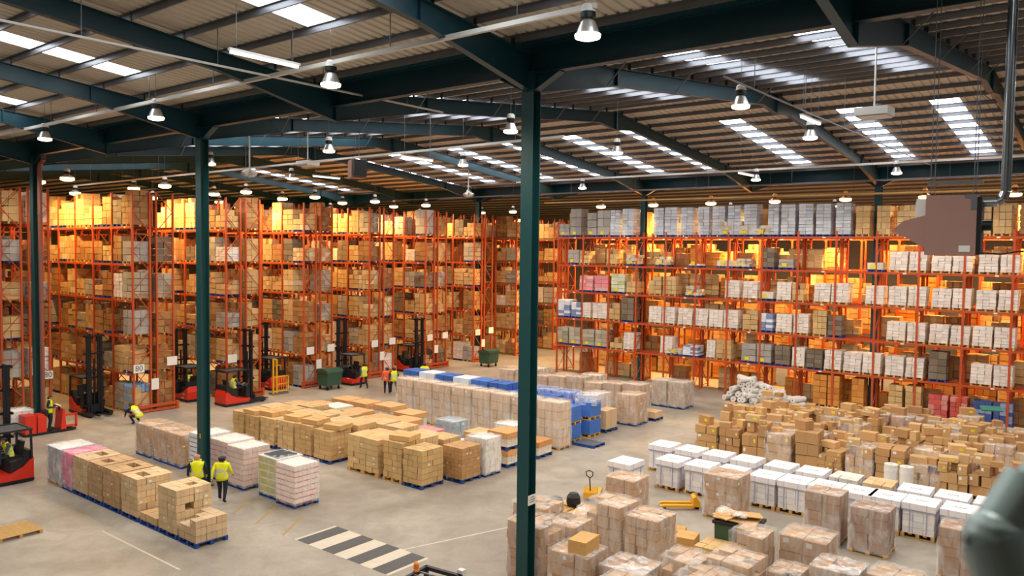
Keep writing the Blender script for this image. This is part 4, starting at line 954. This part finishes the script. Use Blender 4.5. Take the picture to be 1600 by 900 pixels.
# ---------------------------------------------------------------- trucks
TM = {}
def tmesh(k, f):
    if k not in TM: TM[k] = f()
    return TM[k]
def reach_truck(label, x, y, rz, mh=4.4, cat='forklift', rear=False):
    """forks point along local -y"""
    t = thing('reach_truck', label, cat, (x, y, 0), rz, 'reach trucks')
    def p(n, k, f, mat, loc=(0, 0, 0), par=None): return ob(n, tmesh((k, mh if k in ('rail', 'xb') else 0), lambda: f().mesh(n, M[mat])), par or t, loc)
    if rear: p('chassis', 'chr', lambda: MB().prism([(-0.6, 0.14), (0.6, 0.14), (0.6, 0.36), (0.15, 0.42), (-0.25, 0.6), (-0.6, 0.95)], 'y', -0.35, 1.27), 'red')
    else: p('chassis', 'ch', lambda: MB().prism([(-0.35, 0.14), (1.25, 0.14), (1.28, 0.6), (1.2, 0.92), (0.85, 0.62), (0.35, 0.42), (-0.35, 0.36)], 'x', -0.58, 0.58), 'red')
    p('skirt', 'sk', lambda: MB().prism([(-0.4, 0.03), (1.27, 0.03), (1.29, 0.15), (-0.4, 0.15)], 'x', -0.6, 0.6), 'black')
    if rear:
        p('cowl', 'cor', lambda: MB().prism([(0.2, 0.4), (-0.25, 0.58), (-0.58, 0.93), (-0.58, 1.2), (-0.42, 1.22), (-0.3, 0.92), (0.18, 0.84)], 'y', -0.1, 1.15), 'black')
        p('seat', 'ser', lambda: MB().b2(-0.3, 0.2, 0.25, 0.75, 0.86, 0.97).prism([(-0.28, 0.95), (-0.4, 0.95), (-0.5, 1.5), (-0.4, 1.5)], 'y', 0.27, 0.72), 'black')
    else: p('cowl', 'co', lambda: MB().prism([(0.42, 0.42), (0.85, 0.62), (1.19, 0.9), (1.19, 1.2), (0.98, 1.22), (0.86, 0.96), (0.45, 0.86)], 'x', -0.5, 0.5), 'black')
    if not rear: p('seat', 'se', lambda: MB().b2(-0.28, 0.22, 0.3, 0.82, 0.86, 0.97).prism([(0.78, 0.95), (0.92, 0.95), (1.02, 1.5), (0.92, 1.5)], 'x', -0.26, 0.2), 'black')
    p('dashboard', 'da', lambda: MB().prism([(-0.35, 0.36), (-0.05, 0.36), (-0.12, 1.05), (-0.35, 1.2)], 'x', -0.55, 0.55), 'black')
    p('steering_wheel', 'sw', lambda: MB().cyl((-0.2, -0.02, 1.08), (-0.2, -0.05, 1.14), 0.15, 14).cyl((-0.2, -0.12, 0.95), (-0.2, -0.03, 1.1), 0.03, 6), 'grey')
    for sx in (-0.55, 0.55):
        p('guard_post', 'gp1', lambda: MB().bar((0, -0.3, 0.9), (0, -0.28, 2.02), 0.07, 0.07), 'black', (sx, 0, 0))
        p('guard_post', 'gp2', lambda: MB().bar((0, 1.2, 0.85), (0, 1.14, 2.02), 0.07, 0.07), 'black', (sx, 0, 0))
    g = p('overhead_guard', 'og', lambda: MB().b2(-0.6, 0.6, -0.36, -0.28, 2.0, 2.07).b2(-0.6, 0.6, 1.12, 1.2, 2.0, 2.07).b2(-0.6, -0.53, -0.3, 1.15, 2.0, 2.07).b2(0.53, 0.6, -0.3, 1.15, 2.0, 2.07), 'black')
    for i in range(7): ob('guard_bar', tmesh('gb', lambda: MB().b2(-0.53, 0.53, -0.015, 0.015, 2.02, 2.05).mesh('guard_bar', M['grey'])), g, (0, -0.12+0.18*i, 0))
    m = ob('mast', tmesh(('rail', mh), lambda: MB().b2(-0.42, -0.28, -0.62, -0.5, 0.08, mh).b2(0.28, 0.42, -0.62, -0.5, 0.08, mh).b2(-0.27, -0.17, -0.6, -0.5, 0.12, mh+0.05).b2(0.17, 0.27, -0.6, -0.5, 0.12, mh+0.05).cyl((0, -0.52, 0.1), (0, -0.52, mh*0.7), 0.05, 8).mesh('mast', M['mast'])), t)
    for i in range(5):
        z = 0.55+(mh-0.62)*i/4
        ob('cross_bar', tmesh('xbar', lambda: MB().b2(-0.46, 0.46, -0.67, -0.6, -0.05, 0.05).b2(-0.5, -0.44, -0.67, -0.42, -0.05, 0.05).b2(0.44, 0.5, -0.67, -0.42, -0.05, 0.05).mesh('cross_bar', M['mast'])), m, (0, 0, z))
    c = p('carriage', 'ca', lambda: MB().b2(-0.42, 0.42, -0.74, -0.67, 0.2, 0.62), 'mast')
    for sx in (-0.26, 0.26): ob('fork', tmesh('fk', lambda: MB().b2(-0.06, 0.06, -1.75, -0.74, 0.12, 0.16).b2(-0.06, 0.06, -0.8, -0.74, 0.12, 0.6).mesh('fork', M['mast'])), c, (sx, 0, 0))
    for sx in (-0.52, 0.52):
        p('outrigger', 'or', lambda: MB().b2(-0.1, 0.1, -1.35, -0.3, 0.08, 0.26), 'black', (sx, 0, 0))
        p('wheel', 'wf', lambda: MB().cyl((-0.06, -1.2, 0.12), (0.06, -1.2, 0.12), 0.12, 12), 'rubber', (sx, 0, 0))
    p('wheel', 'wr', lambda: MB().cyl((-0.08, 0.85, 0.16), (0.08, 0.85, 0.16), 0.16, 12), 'rubber', (0.4, 0, 0))
    p('side_marking', 'sm', lambda: MB().b2(0.581, 0.585, 0.72, 0.98, 0.44, 0.49).b2(0.581, 0.585, 0.6, 0.9, 0.2, 0.26), 'white_label')
    return t
reach_truck('red and black reach truck with seated driver at the far left edge', -34.9, 11.72, -PI/2, 4.4, 'forklift', True)
reach_truck('black mast reach truck with red battery box in the aisle behind the picker', -45.0, 19.35, PI/2, 4.4)
reach_truck('red reach truck half hidden behind the left green column', -45.2, 25.0, -PI/2, 4.2)
reach_truck('red reach truck with driver in front of the third rack end', -41.6, 26.4, PI, 4.35)
reach_truck('red reach truck behind the yellow gate in the aisle', -45.0, 30.6, -PI/2, 4.25)
reach_truck('red reach truck parked right of the first green bin', -42.6, 35.3, -PI/2, 4.4, 'forklift', True)
reach_truck('tall black mast truck with orange base beyond the blue-topped goods', -42.8, 41.9, PI/2, 4.1)
# low order picker with a standing worker
t = thing('order_picker', 'low red order picker truck with a reading worker and red end frame', 'forklift', (-41.9, 15.6, 0))
def tp(n, mb, mat): return ob(n, mb.mesh(n, M[mat]), t)
tp('battery_box', MB().b2(-0.4, 0.4, -0.75, -0.25, 0.12, 1.0), 'red'); tp('motor_hood', MB().b2(-0.4, 0.4, -0.2, 0.2, 0.12, 0.9).b2(-0.3, 0.3, -0.15, 0.15, 0.9, 0.97), 'red')
tp('platform', MB().b2(-0.42, 0.42, -0.8, 1.55, 0.05, 0.13), 'black'); tp('front_panel', MB().prism([(0.85, 0.13), (1.1, 0.13), (1.05, 1.1), (0.95, 1.15)], 'x', -0.4, 0.4), 'red')
tp('backrest_pad', MB().b2(-0.3, 0.3, 0.2, 0.32, 0.9, 1.15), 'black'); tp('load_frame', MB().bar((0.3, 1.1, 0.8), (0.3, 1.6, 0.8), 0.09, 0.09).bar((0.3, 1.6, 0.85), (0.3, 1.6, 0.15), 0.09, 0.09).bar((0.3, 1.1, 0.25), (0.3, 1.6, 0.25), 0.09, 0.09), 'red')
tp('steering_handle', MB().cyl((-0.2, 0.9, 1.2), (0.2, 0.9, 1.2), 0.025, 8).cyl((0, 0.95, 1.0), (0, 0.9, 1.2), 0.03, 8), 'black')
for yy in (-0.5, 1.3): tp('wheel', MB().cyl((-0.3, yy, 0.1), (0.3, yy, 0.1), 0.1, 10), 'rubber')
# truck roof that just enters the bottom edge
t = thing('counterbalance_truck', 'black overhead guard of a truck with an orange beacon at the bottom edge', 'forklift', (-11.75, 11.75, 0), 0.12)
tp('chassis', MB().prism([(-0.9, 0.15), (0.95, 0.15), (1.0, 0.9), (0.3, 0.75), (-0.9, 0.7)], 'x', -0.5, 0.5), 'red')
tp('seat', MB().b2(-0.25, 0.25, 0.0, 0.5, 0.8, 0.95).b2(-0.25, 0.25, 0.42, 0.55, 0.95, 1.4), 'black')
for sx in (-0.46, 0.46):
    for sy in (-0.7, 0.78): tp('guard_post', MB().b2(sx-0.04, sx+0.04, sy-0.04, sy+0.04, 0.6, 2.08), 'black')
og = tp('overhead_guard', MB().b2(-0.5, 0.5, -0.75, -0.66, 2.06, 2.14).b2(-0.5, 0.5, 0.74, 0.83, 2.06, 2.14).b2(-0.5, -0.42, -0.7, 0.8, 2.06, 2.14).b2(0.42, 0.5, -0.7, 0.8, 2.06, 2.14), 'black')
for i in range(6): ob('guard_bar', MB().b2(-0.42, 0.42, -0.02, 0.02, 2.09, 2.12).mesh('guard_bar', M['grey']), og, (0, -0.5+0.2*i, 0))
M['beacon'] = paint('beacon_orange', '#f08a20', 0.3)
b = tp('beacon', MB().lathe([(0.07, 0), (0.07, 0.04), (0.06, 0.05), (0.06, 0.17), (0.03, 0.21), (0.0, 0.21)], 12), 'beacon'); b.location = (-0.46, 0.42, 2.14); b['label'] = 'orange warning beacon'
tp('work_lamp', MB().b2(0.36, 0.5, 0.82, 0.95, 2.1, 2.22), 'white')
for sx in (-0.45, 0.45):
    for sy in (-0.6, 0.65): tp('wheel', MB().cyl((sx-0.1, sy, 0.25), (sx+0.1, sy, 0.25), 0.25, 12), 'rubber')

# yellow gate, bins, pallet trucks
t = thing('safety_gate', 'yellow barred picking cage standing beside a red reach truck', 'cage', (-42.3, 29.2, 0))
tp('gate_frame', MB().bar((0, 0, 0.05), (0, 0, 2.3), 0.09, 0.09).bar((0, 0.05, 2.25), (0, 0.2, 2.25), 0.07, 0.07).bar((0, 1.1, 0), (0, 1.1, 1.15), 0.06, 0.06).bar((0, 0, 1.12), (0, 1.1, 1.12), 0.06, 0.06).bar((0, 0, 0.2), (0, 1.1, 0.2), 0.06, 0.06).bar((0, 0.25, 0), (0, 0.25, 2.25), 0.09, 0.09), 'yellow')
for yy in (0.42, 0.6, 0.78, 0.95): tp('gate_bar', MB().bar((0, yy, 0.2), (0, yy, 1.12), 0.03, 0.03), 'yellow')
tp('gate_rail', MB().bar((0, 0.25, 0.65), (0, 1.1, 0.65), 0.05, 0.05), 'yellow'); tp('gate_base', MB().b2(-0.5, 0.05, 0, 1.1, 0, 0.1), 'galv')
def wheelie(label, x, y, rz):
    t = thing('wheeled_bin', label, 'waste bin', (x, y, 0), rz, 'green wheeled bins')
    ob('bin_body', MB().prism([(-0.5, 0.28), (0.42, 0.28), (0.52, 1.12), (-0.6, 1.12)], 'x', -0.6, 0.6).b2(-0.64, 0.64, -0.62, 0.54, 1.08, 1.16).mesh('bin_body', M['bin']), t)
    ob('bin_lid', MB().prism([(-0.64, 1.16), (0.55, 1.16), (0.5, 1.28), (-0.1, 1.4), (-0.6, 1.3)], 'x', -0.65, 0.65).mesh('bin_lid', M['bin']), t)
    for sx in (-0.45, 0.45):
        for sy in (-0.4, 0.36): ob('caster', MB().cyl((sx-0.03, sy, 0.1), (sx+0.03, sy, 0.1), 0.1, 10).b2(sx-0.04, sx+0.04, sy-0.04, sy+0.04, 0.1, 0.3).mesh('caster', M['rubber']), t)
    return t
wheelie('green wheeled waste bin at the fourth rack end beside a reach truck', -41.6, 33.0, PI/2)
wheelie('green wheeled waste bin at the seventh rack end, far from the trucks', -40.6, 48.0, PI/2)
t = thing('open_bin', 'dark green open bin heaped with flat cardboard and clear film', 'waste bin', (-9.35, 23.0, 0), 0.12)
tp('bin_body', MB().prism([(-0.42, 0.15), (0.4, 0.15), (0.5, 1.05), (-0.5, 1.05)], 'x', -0.62, 0.62), 'bin')
tp('bin_rim', MB().b2(-0.68, 0.68, -0.54, -0.48, 1.02, 1.1).b2(-0.68, 0.68, 0.48, 0.54, 1.02, 1.1).b2(-0.68, -0.6, -0.5, 0.5, 1.02, 1.1).b2(0.6, 0.68, -0.5, 0.5, 1.02, 1.1), 'black')
for sx in (-0.45, 0.45):
    for sy in (-0.3, 0.3): tp('caster', MB().cyl((sx-0.03, sy, 0.09), (sx+0.03, sy, 0.09), 0.09, 10), 'rubber')
for i, (x, y, z, sx, sy, rz, tl) in enumerate(((-9.4, 23.0, 1.17, 1.3, 0.85, 0.1, 0.06), (-9.2, 23.15, 1.25, 0.9, 0.7, 0.5, -0.1), (-9.7, 22.85, 1.22, 0.6, 0.6, -0.4, 0.12))):
    o = ob('cardboard_sheet', MB().box(0, 0, 0, sx, sy, 0.025).mesh('cardboard_sheet', M['carton']), None, (x, y, z), rz, None, vary(TAN, random.Random(i), 0.1), (tl, 0.04, rz))
    tag(o, ('largest', 'middle', 'smallest')[i]+' flattened cardboard sheet lying on the dark green open bin', 'cardboard', 'cardboard on the open bin')
def crumple(name, label, cat, x, y, z, r, h, mat, seed):
    rnd = random.Random(seed); mb = MB(); n = 14; prof = [(0.55, 0), (1.0, 0.2), (0.95, 0.5), (0.6, 0.8), (0.0, 1.0)]; vs = []
    for q, zz in prof:
        for i in range(n): 
            k = r*q*rnd.uniform(0.75, 1.2); vs.append((k*math.cos(6.283*i/n), k*math.sin(6.283*i/n), h*zz*rnd.uniform(0.9, 1.1)))
    for j in range(len(prof)-1): mb.add(vs[j*n:(j+2)*n], [(i, (i+1) % n, n+(i+1) % n, n+i) for i in range(n)], 0, None, False)
    return tag(ob(name, mb.mesh(name, mat), None, (x, y, z)), label, cat)
crumple('film_heap', 'crumpled clear film at the left end of the open bin', 'film', -9.8, 22.9, 1.2, 0.28, 0.25, M['film_white'], 3)
crumple('film_bundle', 'small crumpled white film on the cardboard over the open bin', 'film', -9.25, 22.75, 1.28, 0.24, 0.15, M['film_white'], 4)
def pallet_truck(label, x, y, rz, handle=True):
    t = thing('pallet_truck', label, 'pallet truck', (x, y, 0), rz)
    def q(n, mb, mat): return ob(n, mb.mesh(n, M[mat]), t)
    for sx in (-0.19, 0.19):
        q('fork', MB().prism([(0, 0.09), (1.15, 0.09), (1.22, 0.12), (1.1, 0.16), (0, 0.18)], 'x', sx-0.08, sx+0.08), 'yellow')
        q('load_roller', MB().cyl((sx-0.05, 1.05, 0.05), (sx+0.05, 1.05, 0.05), 0.05, 8), 'rubber')
    q('pump_body', MB().prism([(-0.22, 0.12), (0.05, 0.12), (0.05, 0.42), (-0.05, 0.5), (-0.2, 0.3)], 'x', -0.25, 0.25), 'yellow')
    q('steer_wheel', MB().cyl((-0.12, -0.12, 0.09), (0.12, -0.12, 0.09), 0.09, 10), 'rubber')
    if handle:
        q('handle', MB().cyl((0, -0.12, 0.35), (0, -0.28, 0.9), 0.022, 8).path([(0, -0.28, 0.9), (-0.12, -0.31, 1.0), (-0.12, -0.35, 1.14), (0, -0.37, 1.2), (0.12, -0.35, 1.14), (0.12, -0.31, 1.0), (0, -0.28, 0.9)], 0.02, 6), 'black')
    return t
pallet_truck('yellow pallet truck with upright black loop handle on the open floor', -15.75, 24.6, 0.4)
pallet_truck('yellow pallet truck forks lying behind the near cluster beside the broad wrapped load', -12.4, 26.2, 2.2, False)
crumple('film_bag', 'pale crumpled film bag beside the black machine near the pallet truck', 'film', -13.62, 20.85, 0.72, 0.36, 0.5, M['film_white'], 6)
load('low carton load with mixed cartons left of the film bag', -14.9, -13.4, 20.6, 1.2, 0.9, 2, 2, 2, 292, 'wood', [c3('#cfa365')], None, None, jit=0.05)
o = tag(ob('black_hood', MB().lathe([(0.2, 0), (0.24, 0.12), (0.22, 0.3), (0.14, 0.42), (0, 0.45)], 14).mesh('black_hood', M['black']), None, (-14.3, 21.3, 0.9)), 'rounded black plastic hood standing on cartons near the pallet truck', 'hood')
o = tag(ob('grey_canister', MB().lathe([(0, 0), (0.22, 0), (0.24, 0.1), (0.2, 0.25), (0.1, 0.3), (0, 0.3)], 12).mesh('grey_canister', M['grey']), None, (-14.75, 20.95, 0.9)), 'small grey canister left of the black hood', 'canister')
load('white bagged goods on a pallet behind the driven truck at the left edge', -43.6, -42.5, 14.6, 1.0, 1.1, 2, 2, 3, 293, 'wood', [c3('#e6e4dc')], 4, None)
# blue water bottles at the foot of the second rack
t = thing('bottle_pallet', 'pallet of blue water bottles at the foot of the second rack end', 'pallet load', (-43.62, 21.27, 0))
ob('pallet', PAL['wood'], t, (0, 0, 0), 0, (0.95, 0.95, 0.9))
M['bottle'] = paint('blue_bottle', '#7fa6d0', 0.15)
bm_ = MB().lathe([(0, 0), (0.12, 0.01), (0.13, 0.05), (0.13, 0.3), (0.12, 0.36), (0.04, 0.45), (0.04, 0.5), (0, 0.5)], 10).mesh('bottle', M['bottle'])
for k in range(3):
    for i in range(4):
        for j in range(4):
            if 0 < i < 3 and 0 < j < 3 and k < 2: continue
            ob('bottle', bm_, t, (-0.39+0.26*i, -0.39+0.26*j, 0.13+0.5*k))

# ---------------------------------------------------------------- people
def seg_d(p, a, b):
    ab = b-a; u = max(0, min(1, (p-a).dot(ab)/max(1e-9, ab.length_squared))); return (p-(a+ab*u)).length, u
def person(label, x, y, z, rz, pose, top='navy', vest='hivis', legs='navy', cap=None, s=1.0, hair='hair'):
    """one skinned figure facing local -y; the pose gives joint positions"""
    J = dict(pelvis=((0, 0, .95), .15), waist=((0, .0, 1.1), .135), chest=((0, .01, 1.32), .165), neck=((0, .01, 1.49), .058), head=((0, -.015, 1.58), .085), crown=((0, -.005, 1.68), .09), nose=((0, -.105, 1.595), .014))
    for sd, q in ((1, 'l'), (-1, 'r')):
        J['ear'+q] = ((sd*.09, 0, 1.6), .018)
        J['sho'+q] = ((sd*.19, .01, 1.4), .068); J['elb'+q] = ((sd*.25, .04, 1.14), .047); J['wri'+q] = ((sd*.26, -.05, .92), .034); J['pal'+q] = ((sd*.26, -.075, .85), .036)
        J['hip'+q] = ((sd*.1, 0, .9), .1); J['kne'+q] = ((sd*.115, -.03, .5), .066); J['ank'+q] = ((sd*.12, .03, .1), .046); J['toe'+q] = ((sd*.13, -.13, .045), .042)
    for k, v in pose.items(): J[k] = (v, J[k][1])
    E_ = [('pelvis', 'waist', 't'), ('waist', 'chest', 't'), ('chest', 'neck', 'n'), ('neck', 'head', 'h'), ('head', 'crown', 'h'), ('head', 'nose', 'h')]
    for q in 'lr':
        E_ += [('head', 'ear'+q, 'h'), ('chest', 'sho'+q, 't'), ('sho'+q, 'elb'+q, 'a'), ('elb'+q, 'wri'+q, 'a'), ('wri'+q, 'pal'+q, 'h'), ('pelvis', 'hip'+q, 'l'), ('hip'+q, 'kne'+q, 'l'), ('kne'+q, 'ank'+q, 'l'), ('ank'+q, 'toe'+q, 's')]
    for q, sd in (('l', 1), ('r', -1)):
        w_, p_ = Vector(J['wri'+q][0]), Vector(J['pal'+q][0]); d = (p_-w_).normalized(); e = d.orthogonal().normalized() if abs(d.x) > .9 else Vector((0, 1, 0)).cross(d).cross(d).normalized()
        for i, (o_, L_) in enumerate(((-.03, .065), (-.01, .078), (.01, .075), (.03, .058))):
            J['fa%d%s' % (i, q)] = (tuple(p_+e*o_+d*.035), .0095); J['fb%d%s' % (i, q)] = (tuple(p_+e*o_*1.15+d*(.035+L_)+Vector((-sd*.012, 0, 0))), .0075)
            E_ += [('pal'+q, 'fa%d%s' % (i, q), 'h'), ('fa%d%s' % (i, q), 'fb%d%s' % (i, q), 'h')]
        J['th'+q] = (tuple(p_-e*.06+d*.02), .011); E_.append(('pal'+q, 'th'+q, 'h'))
    names = list(J); idx = {n: i for i, n in enumerate(names)}
    me = bpy.data.meshes.new('skeleton'); me.from_pydata([J[n][0] for n in names], [(idx[a], idx[b]) for a, b, _ in E_], [])
    tmp = bpy.data.objects.new('skeleton', me); COL.objects.link(tmp)
    md = tmp.modifiers.new('skin', 'SKIN'); md.use_smooth_shade = True
    for i, n in enumerate(names):
        sv = me.skin_vertices[0].data[i]; sv.radius = (J[n][1], J[n][1]*(0.78 if n in ('pelvis', 'waist', 'chest') else 1)); sv.use_root = (n == 'pelvis')
    tmp.modifiers.new('sub', 'SUBSURF').levels = 1
    dg = bpy.context.evaluated_depsgraph_get(); dg.update()
    bm = bpy.data.meshes.new_from_object(tmp.evaluated_get(dg)); bpy.data.objects.remove(tmp); bpy.data.meshes.remove(me)
    bm.name = 'body'; bm.materials.clear()
    mats = {'t': top, 'n': top, 'a': top, 'h': 'skin', 'l': legs, 's': 'black'}; order = [top, legs, 'skin', 'black']
    for m in order: bm.materials.append(M[m])
    V = {n: Vector(J[n][0]) for n in names}
    torso = []; hairf = []
    for f in bm.polygons:
        c = f.center; best = None
        for a, b, k in E_:
            d, u = seg_d(c, V[a], V[b]); r = J[a][1]*(1-u)+J[b][1]*u
            if best is None or d-r < best[0]: best = (d-r, a, b, k, u)
        k = best[3]; mt = mats[k]
        if k == 'n' and best[4] > 0.75: mt = 'skin'
        f.material_index = order.index(mt); f.use_smooth = True
        if k == 't' and not (best[2][:3] == 'sho' and best[4] > 0.85) or (k == 'l' and (best[1] == 'pelvis' or (best[1][:3] == 'hip' and best[4] < 0.16))) or (k == 'n' and best[4] < 0.3): torso.append(f.index)
        if k == 'h' and best[1] in ('neck', 'head'):
            loc = c-V['head']
            if (loc.z > 0.045 and loc.y > -0.075) or (loc.y > 0.02 and loc.z > -0.05): hairf.append(f.index)
    t = thing('person', label, 'person', (x, y, z), rz); t.scale = (1.2*s, 1.2*s, s)
    ob('body', bm, t)
    def shell(name, faces, off, mats_, pick):
        mp = {}; vs = []; fs = []; ms = []
        for fi in faces:
            f = bm.polygons[fi]; row = []
            for vi in f.vertices:
                if vi not in mp:
                    v = bm.vertices[vi]; mp[vi] = len(vs); vs.append(v.co+v.normal*off)
                row.append(mp[vi])
            fs.append(tuple(row)); ms.append(pick(f.center))
        if not fs: return
        q = bpy.data.meshes.new(name); q.from_pydata(vs, [], fs)
        for m in mats_: q.materials.append(M[m])
        q.polygons.foreach_set('material_index', ms); q.polygons.foreach_set('use_smooth', [True]*len(fs)); q.update()
        o = ob(name, q, t); sd_ = o.modifiers.new('thick', 'SOLIDIFY'); sd_.thickness = 0.008; return o
    ax_ = (V['chest']-V['pelvis']).normalized(); L_ = (V['chest']-V['pelvis']).length
    def band(c):
        u = (c-V['pelvis']).dot(ax_)/L_
        return 1 if 0.08 < u < 0.24 or 0.52 < u < 0.68 else 0
    if vest:
        v = shell('vest', torso, 0.02, [vest, 'silver'], band); v['label'] = 'high-visibility vest with silver bands'
    if vest == 'hivis' and top == 'hivis': pass
    if cap: shell('cap', hairf, 0.018, [cap], lambda c: 0)
    elif hair: shell('hair', hairf, 0.012, [hair], lambda c: 0)
    for sd in (-1, 1):
        ob('eye', tmesh('eye', lambda: MB().lathe([(0, -.011), (.009, -.006), (.011, 0), (.009, .006), (0, .011)], 8).mesh('eye', M['black'])), t, tuple(V['head']+Vector((sd*.034, -.083, .032))))
    ob('mouth', tmesh('mouth', lambda: MB().b2(-.025, .025, -.004, .004, -.004, .004).mesh('mouth', M['pipe_brown'])), t, tuple(V['head']+Vector((0, -.082, -.045))))
    return t
WALK = dict(kneel=(.11, -.16, .52), ankl=(.12, -.16, .1), toel=(.13, -.32, .06), kner=(-.11, .05, .5), ankr=(-.12, .24, .14), toer=(-.13, .1, .06), elbl=(.25, .12, 1.15), wril=(.26, .13, .92), pall=(.26, .12, .85), elbr=(-.25, -.03, 1.14), wrir=(-.25, -.2, .97), palr=(-.25, -.26, .93))
BENT = dict(elbl=(.27, .06, 1.16), wril=(.13, -.22, 1.14), pall=(.07, -.28, 1.16), elbr=(-.27, .06, 1.16), wrir=(-.13, -.22, 1.12), palr=(-.07, -.28, 1.14))
WALK = {k.replace('kneel', 'knel'): v for k, v in WALK.items()}
def sit(lean=0.0):
    P = dict(pelvis=(0, 0, .12), waist=(0, -.01-lean*.3, .27), chest=(0, -.02-lean, .49), neck=(0, -.03-lean*1.3, .66), head=(0, -.06-lean*1.5, .75), crown=(0, -.05-lean*1.5, .85), nose=(0, -.15-lean*1.5, .765))
    for sd, q in ((1, 'l'), (-1, 'r')):
        P['ear'+q] = (sd*.09, -.045-lean*1.5, .77); P['sho'+q] = (sd*.19, -.02-lean*1.1, .57); P['elb'+q] = (sd*.25, -.1-lean*1.1, .32); P['wri'+q] = (sd*.2, -.36-lean*.8, .32); P['pal'+q] = (sd*.19, -.43-lean*.8, .33)
        P['hip'+q] = (sd*.1, -.03, .1); P['kne'+q] = (sd*.13, -.46, .1); P['ank'+q] = (sd*.13, -.5, -.33); P['toe'+q] = (sd*.13, -.65, -.38)
    return P
person('worker in yellow vest with bald head and dark sleeves behind the tall cartons', -26.62, 15.15, 0, -2.09, {}, 'navy', 'hivis', 'navy', None, 1.0, None)
person('walking worker in full yellow jacket and dark cap right of the column', -25.72, 15.6, 0, -2.4, WALK, 'hivis', 'hivis', 'navy', 'black')
person('driver in yellow vest sitting in the truck at the left edge', -34.4, 11.78, 0.86, 0.0, sit(0.1), 'grey_cloth', 'hivis', 'navy', None, 1.0)
t = person('worker in yellow vest reading a paper on the red order picker', -41.9, 16.1, 0.13, PI-0.5, BENT, 'navy', 'hivis', 'navy')
o = tag(ob('paper_sheet', MB().box(0, 0, 0, 0.34, 0.26, 0.006).mesh('paper_sheet', M['white_label']), None, (-41.76, 16.43, 1.33), 0, None, None, (0.5, 0.1, PI-0.5)), 'white paper sheet held by the worker on the order picker', 'paper')
CR = dict(pelvis=(0, .1, .5), waist=(0, 0, .62), chest=(0, -.16, .78), neck=(0, -.27, .9), head=(0, -.34, .96), crown=(0, -.36, 1.05), nose=(0, -.44, .95), hipl=(.1, .1, .46), hipr=(-.1, .1, .46), knel=(.15, -.25, .42), kner=(-.15, -.22, .4), ankl=(.14, -.02, .1), ankr=(-.14, 0, .1), toel=(.14, -.18, .045), toer=(-.14, -.16, .045),
          shol=(.19, -.2, .84), shor=(-.19, -.2, .84), elbl=(.22, -.4, .65), elbr=(-.22, -.4, .65), wril=(.15, -.5, .45), wrir=(-.15, -.5, .45), pall=(.14, -.53, .4), palr=(-.14, -.53, .4), earl=(.09, -.33, .98), earr=(-.09, -.33, .98))
person('crouching worker in yellow and dark clothes below the second rack end', -40.5, 19.75, 0, -1.2, CR, 'navy', 'hivis', 'navy', 'black')
person('driver in yellow vest seated in the truck before the third rack end', -41.6, 25.95, 0.86, PI, sit(0.05), 'grey_cloth', 'hivis', 'navy')
person('driver in yellow vest in the truck behind the left green column', -44.65, 25.0, 0.86, -PI/2, sit(0.05), 'navy', 'hivis', 'navy')
person('walking worker in yellow vest at the fifth rack end', -39.9, 34.5, 0, -1.9, WALK, 'grey_cloth', 'hivis', 'navy')
person('worker in orange vest half hidden beside a yellow-vested one', -37.5, 34.35, 0, -2.2, {}, 'hiorange', 'hiorange', 'navy')
person('worker in yellow vest and blue trousers beside the orange-vested one', -37.15, 34.6, 0, -2.1, WALK, 'navy', 'hivis', 'navy')
person('worker in yellow top just showing over the tall tan loads', -37.2, 37.4, 0, -2.2, {}, 'hivis', 'hivis', 'navy')

# ---------------------------------------------------------------- viewing platform and its handrail close to the camera
pf = thing('viewing_platform', 'grey platform under the viewer carrying the blurred handrail', 'platform', (0, 0, 0))
ob('platform_deck', MB().b2(-0.5, 1.6, -1.5, 1.45, 7.5, 7.6).mesh('platform_deck', M['grey']), pf)
for px_, py_ in ((1.5, -1.4), (1.5, 1.35), (-0.4, -1.4)): ob('platform_leg', MB().b2(px_-0.06, px_+0.06, py_-0.06, py_+0.06, 0, 7.5).mesh('platform_leg', M['grey']), pf)
K = Vector((0, 0, H))+(FW+RI*((1568-800)/1236.9)+DN*((848-450)/1236.9))*1.0
hr = thing('handrail', 'blurred grey-blue tubular handrail joint close to the viewer, lower right corner', 'handrail', tuple(K))
d1_ = (RI*0.72-DN*0.98+FW*0.1).normalized(); d2_ = (DN*0.85-FW*0.42+RI*0.10).normalized()
ob('clamp_fitting', MB().lathe([(0.047*math.sin(a_), -0.047*math.cos(a_)) for a_ in [i*PI/10 for i in range(11)]], 24).mesh('clamp_fitting', M['rail']), hr)
ob('top_rail', MB().cyl((0, 0, 0), d1_*1.2, 0.03, 24).cyl(d1_*0.02, d1_*0.085, 0.043, 24).mesh('top_rail', M['rail']), hr)
ob('clamp_socket', MB().cyl((0, 0, 0), d2_*0.05, 0.049, 24).mesh('clamp_socket', M['rail']), hr)
ob('socket_gap', MB().cyl(d2_*0.048, d2_*0.054, 0.043, 24).mesh('socket_gap', M['black']), hr)
e2 = d2_*0.5; e3 = Vector((e2.x, e2.y, 7.6-K.z))
ob('rail_post', MB().cyl(d2_*0.054, e2, 0.036, 24).cyl(e2, e3, 0.036, 24).mesh('rail_post', M['rail']), hr)
ob('grub_screw', MB().cyl(-RI*0.046-DN*0.005, -RI*0.051-DN*0.005, 0.006, 8).mesh('grub_screw', M['chrome']), hr)
ob('foot_plate', MB().cyl(e3, e3+Vector((0, 0, 0.012)), 0.07, 16).mesh('foot_plate', M['rail']), hr)
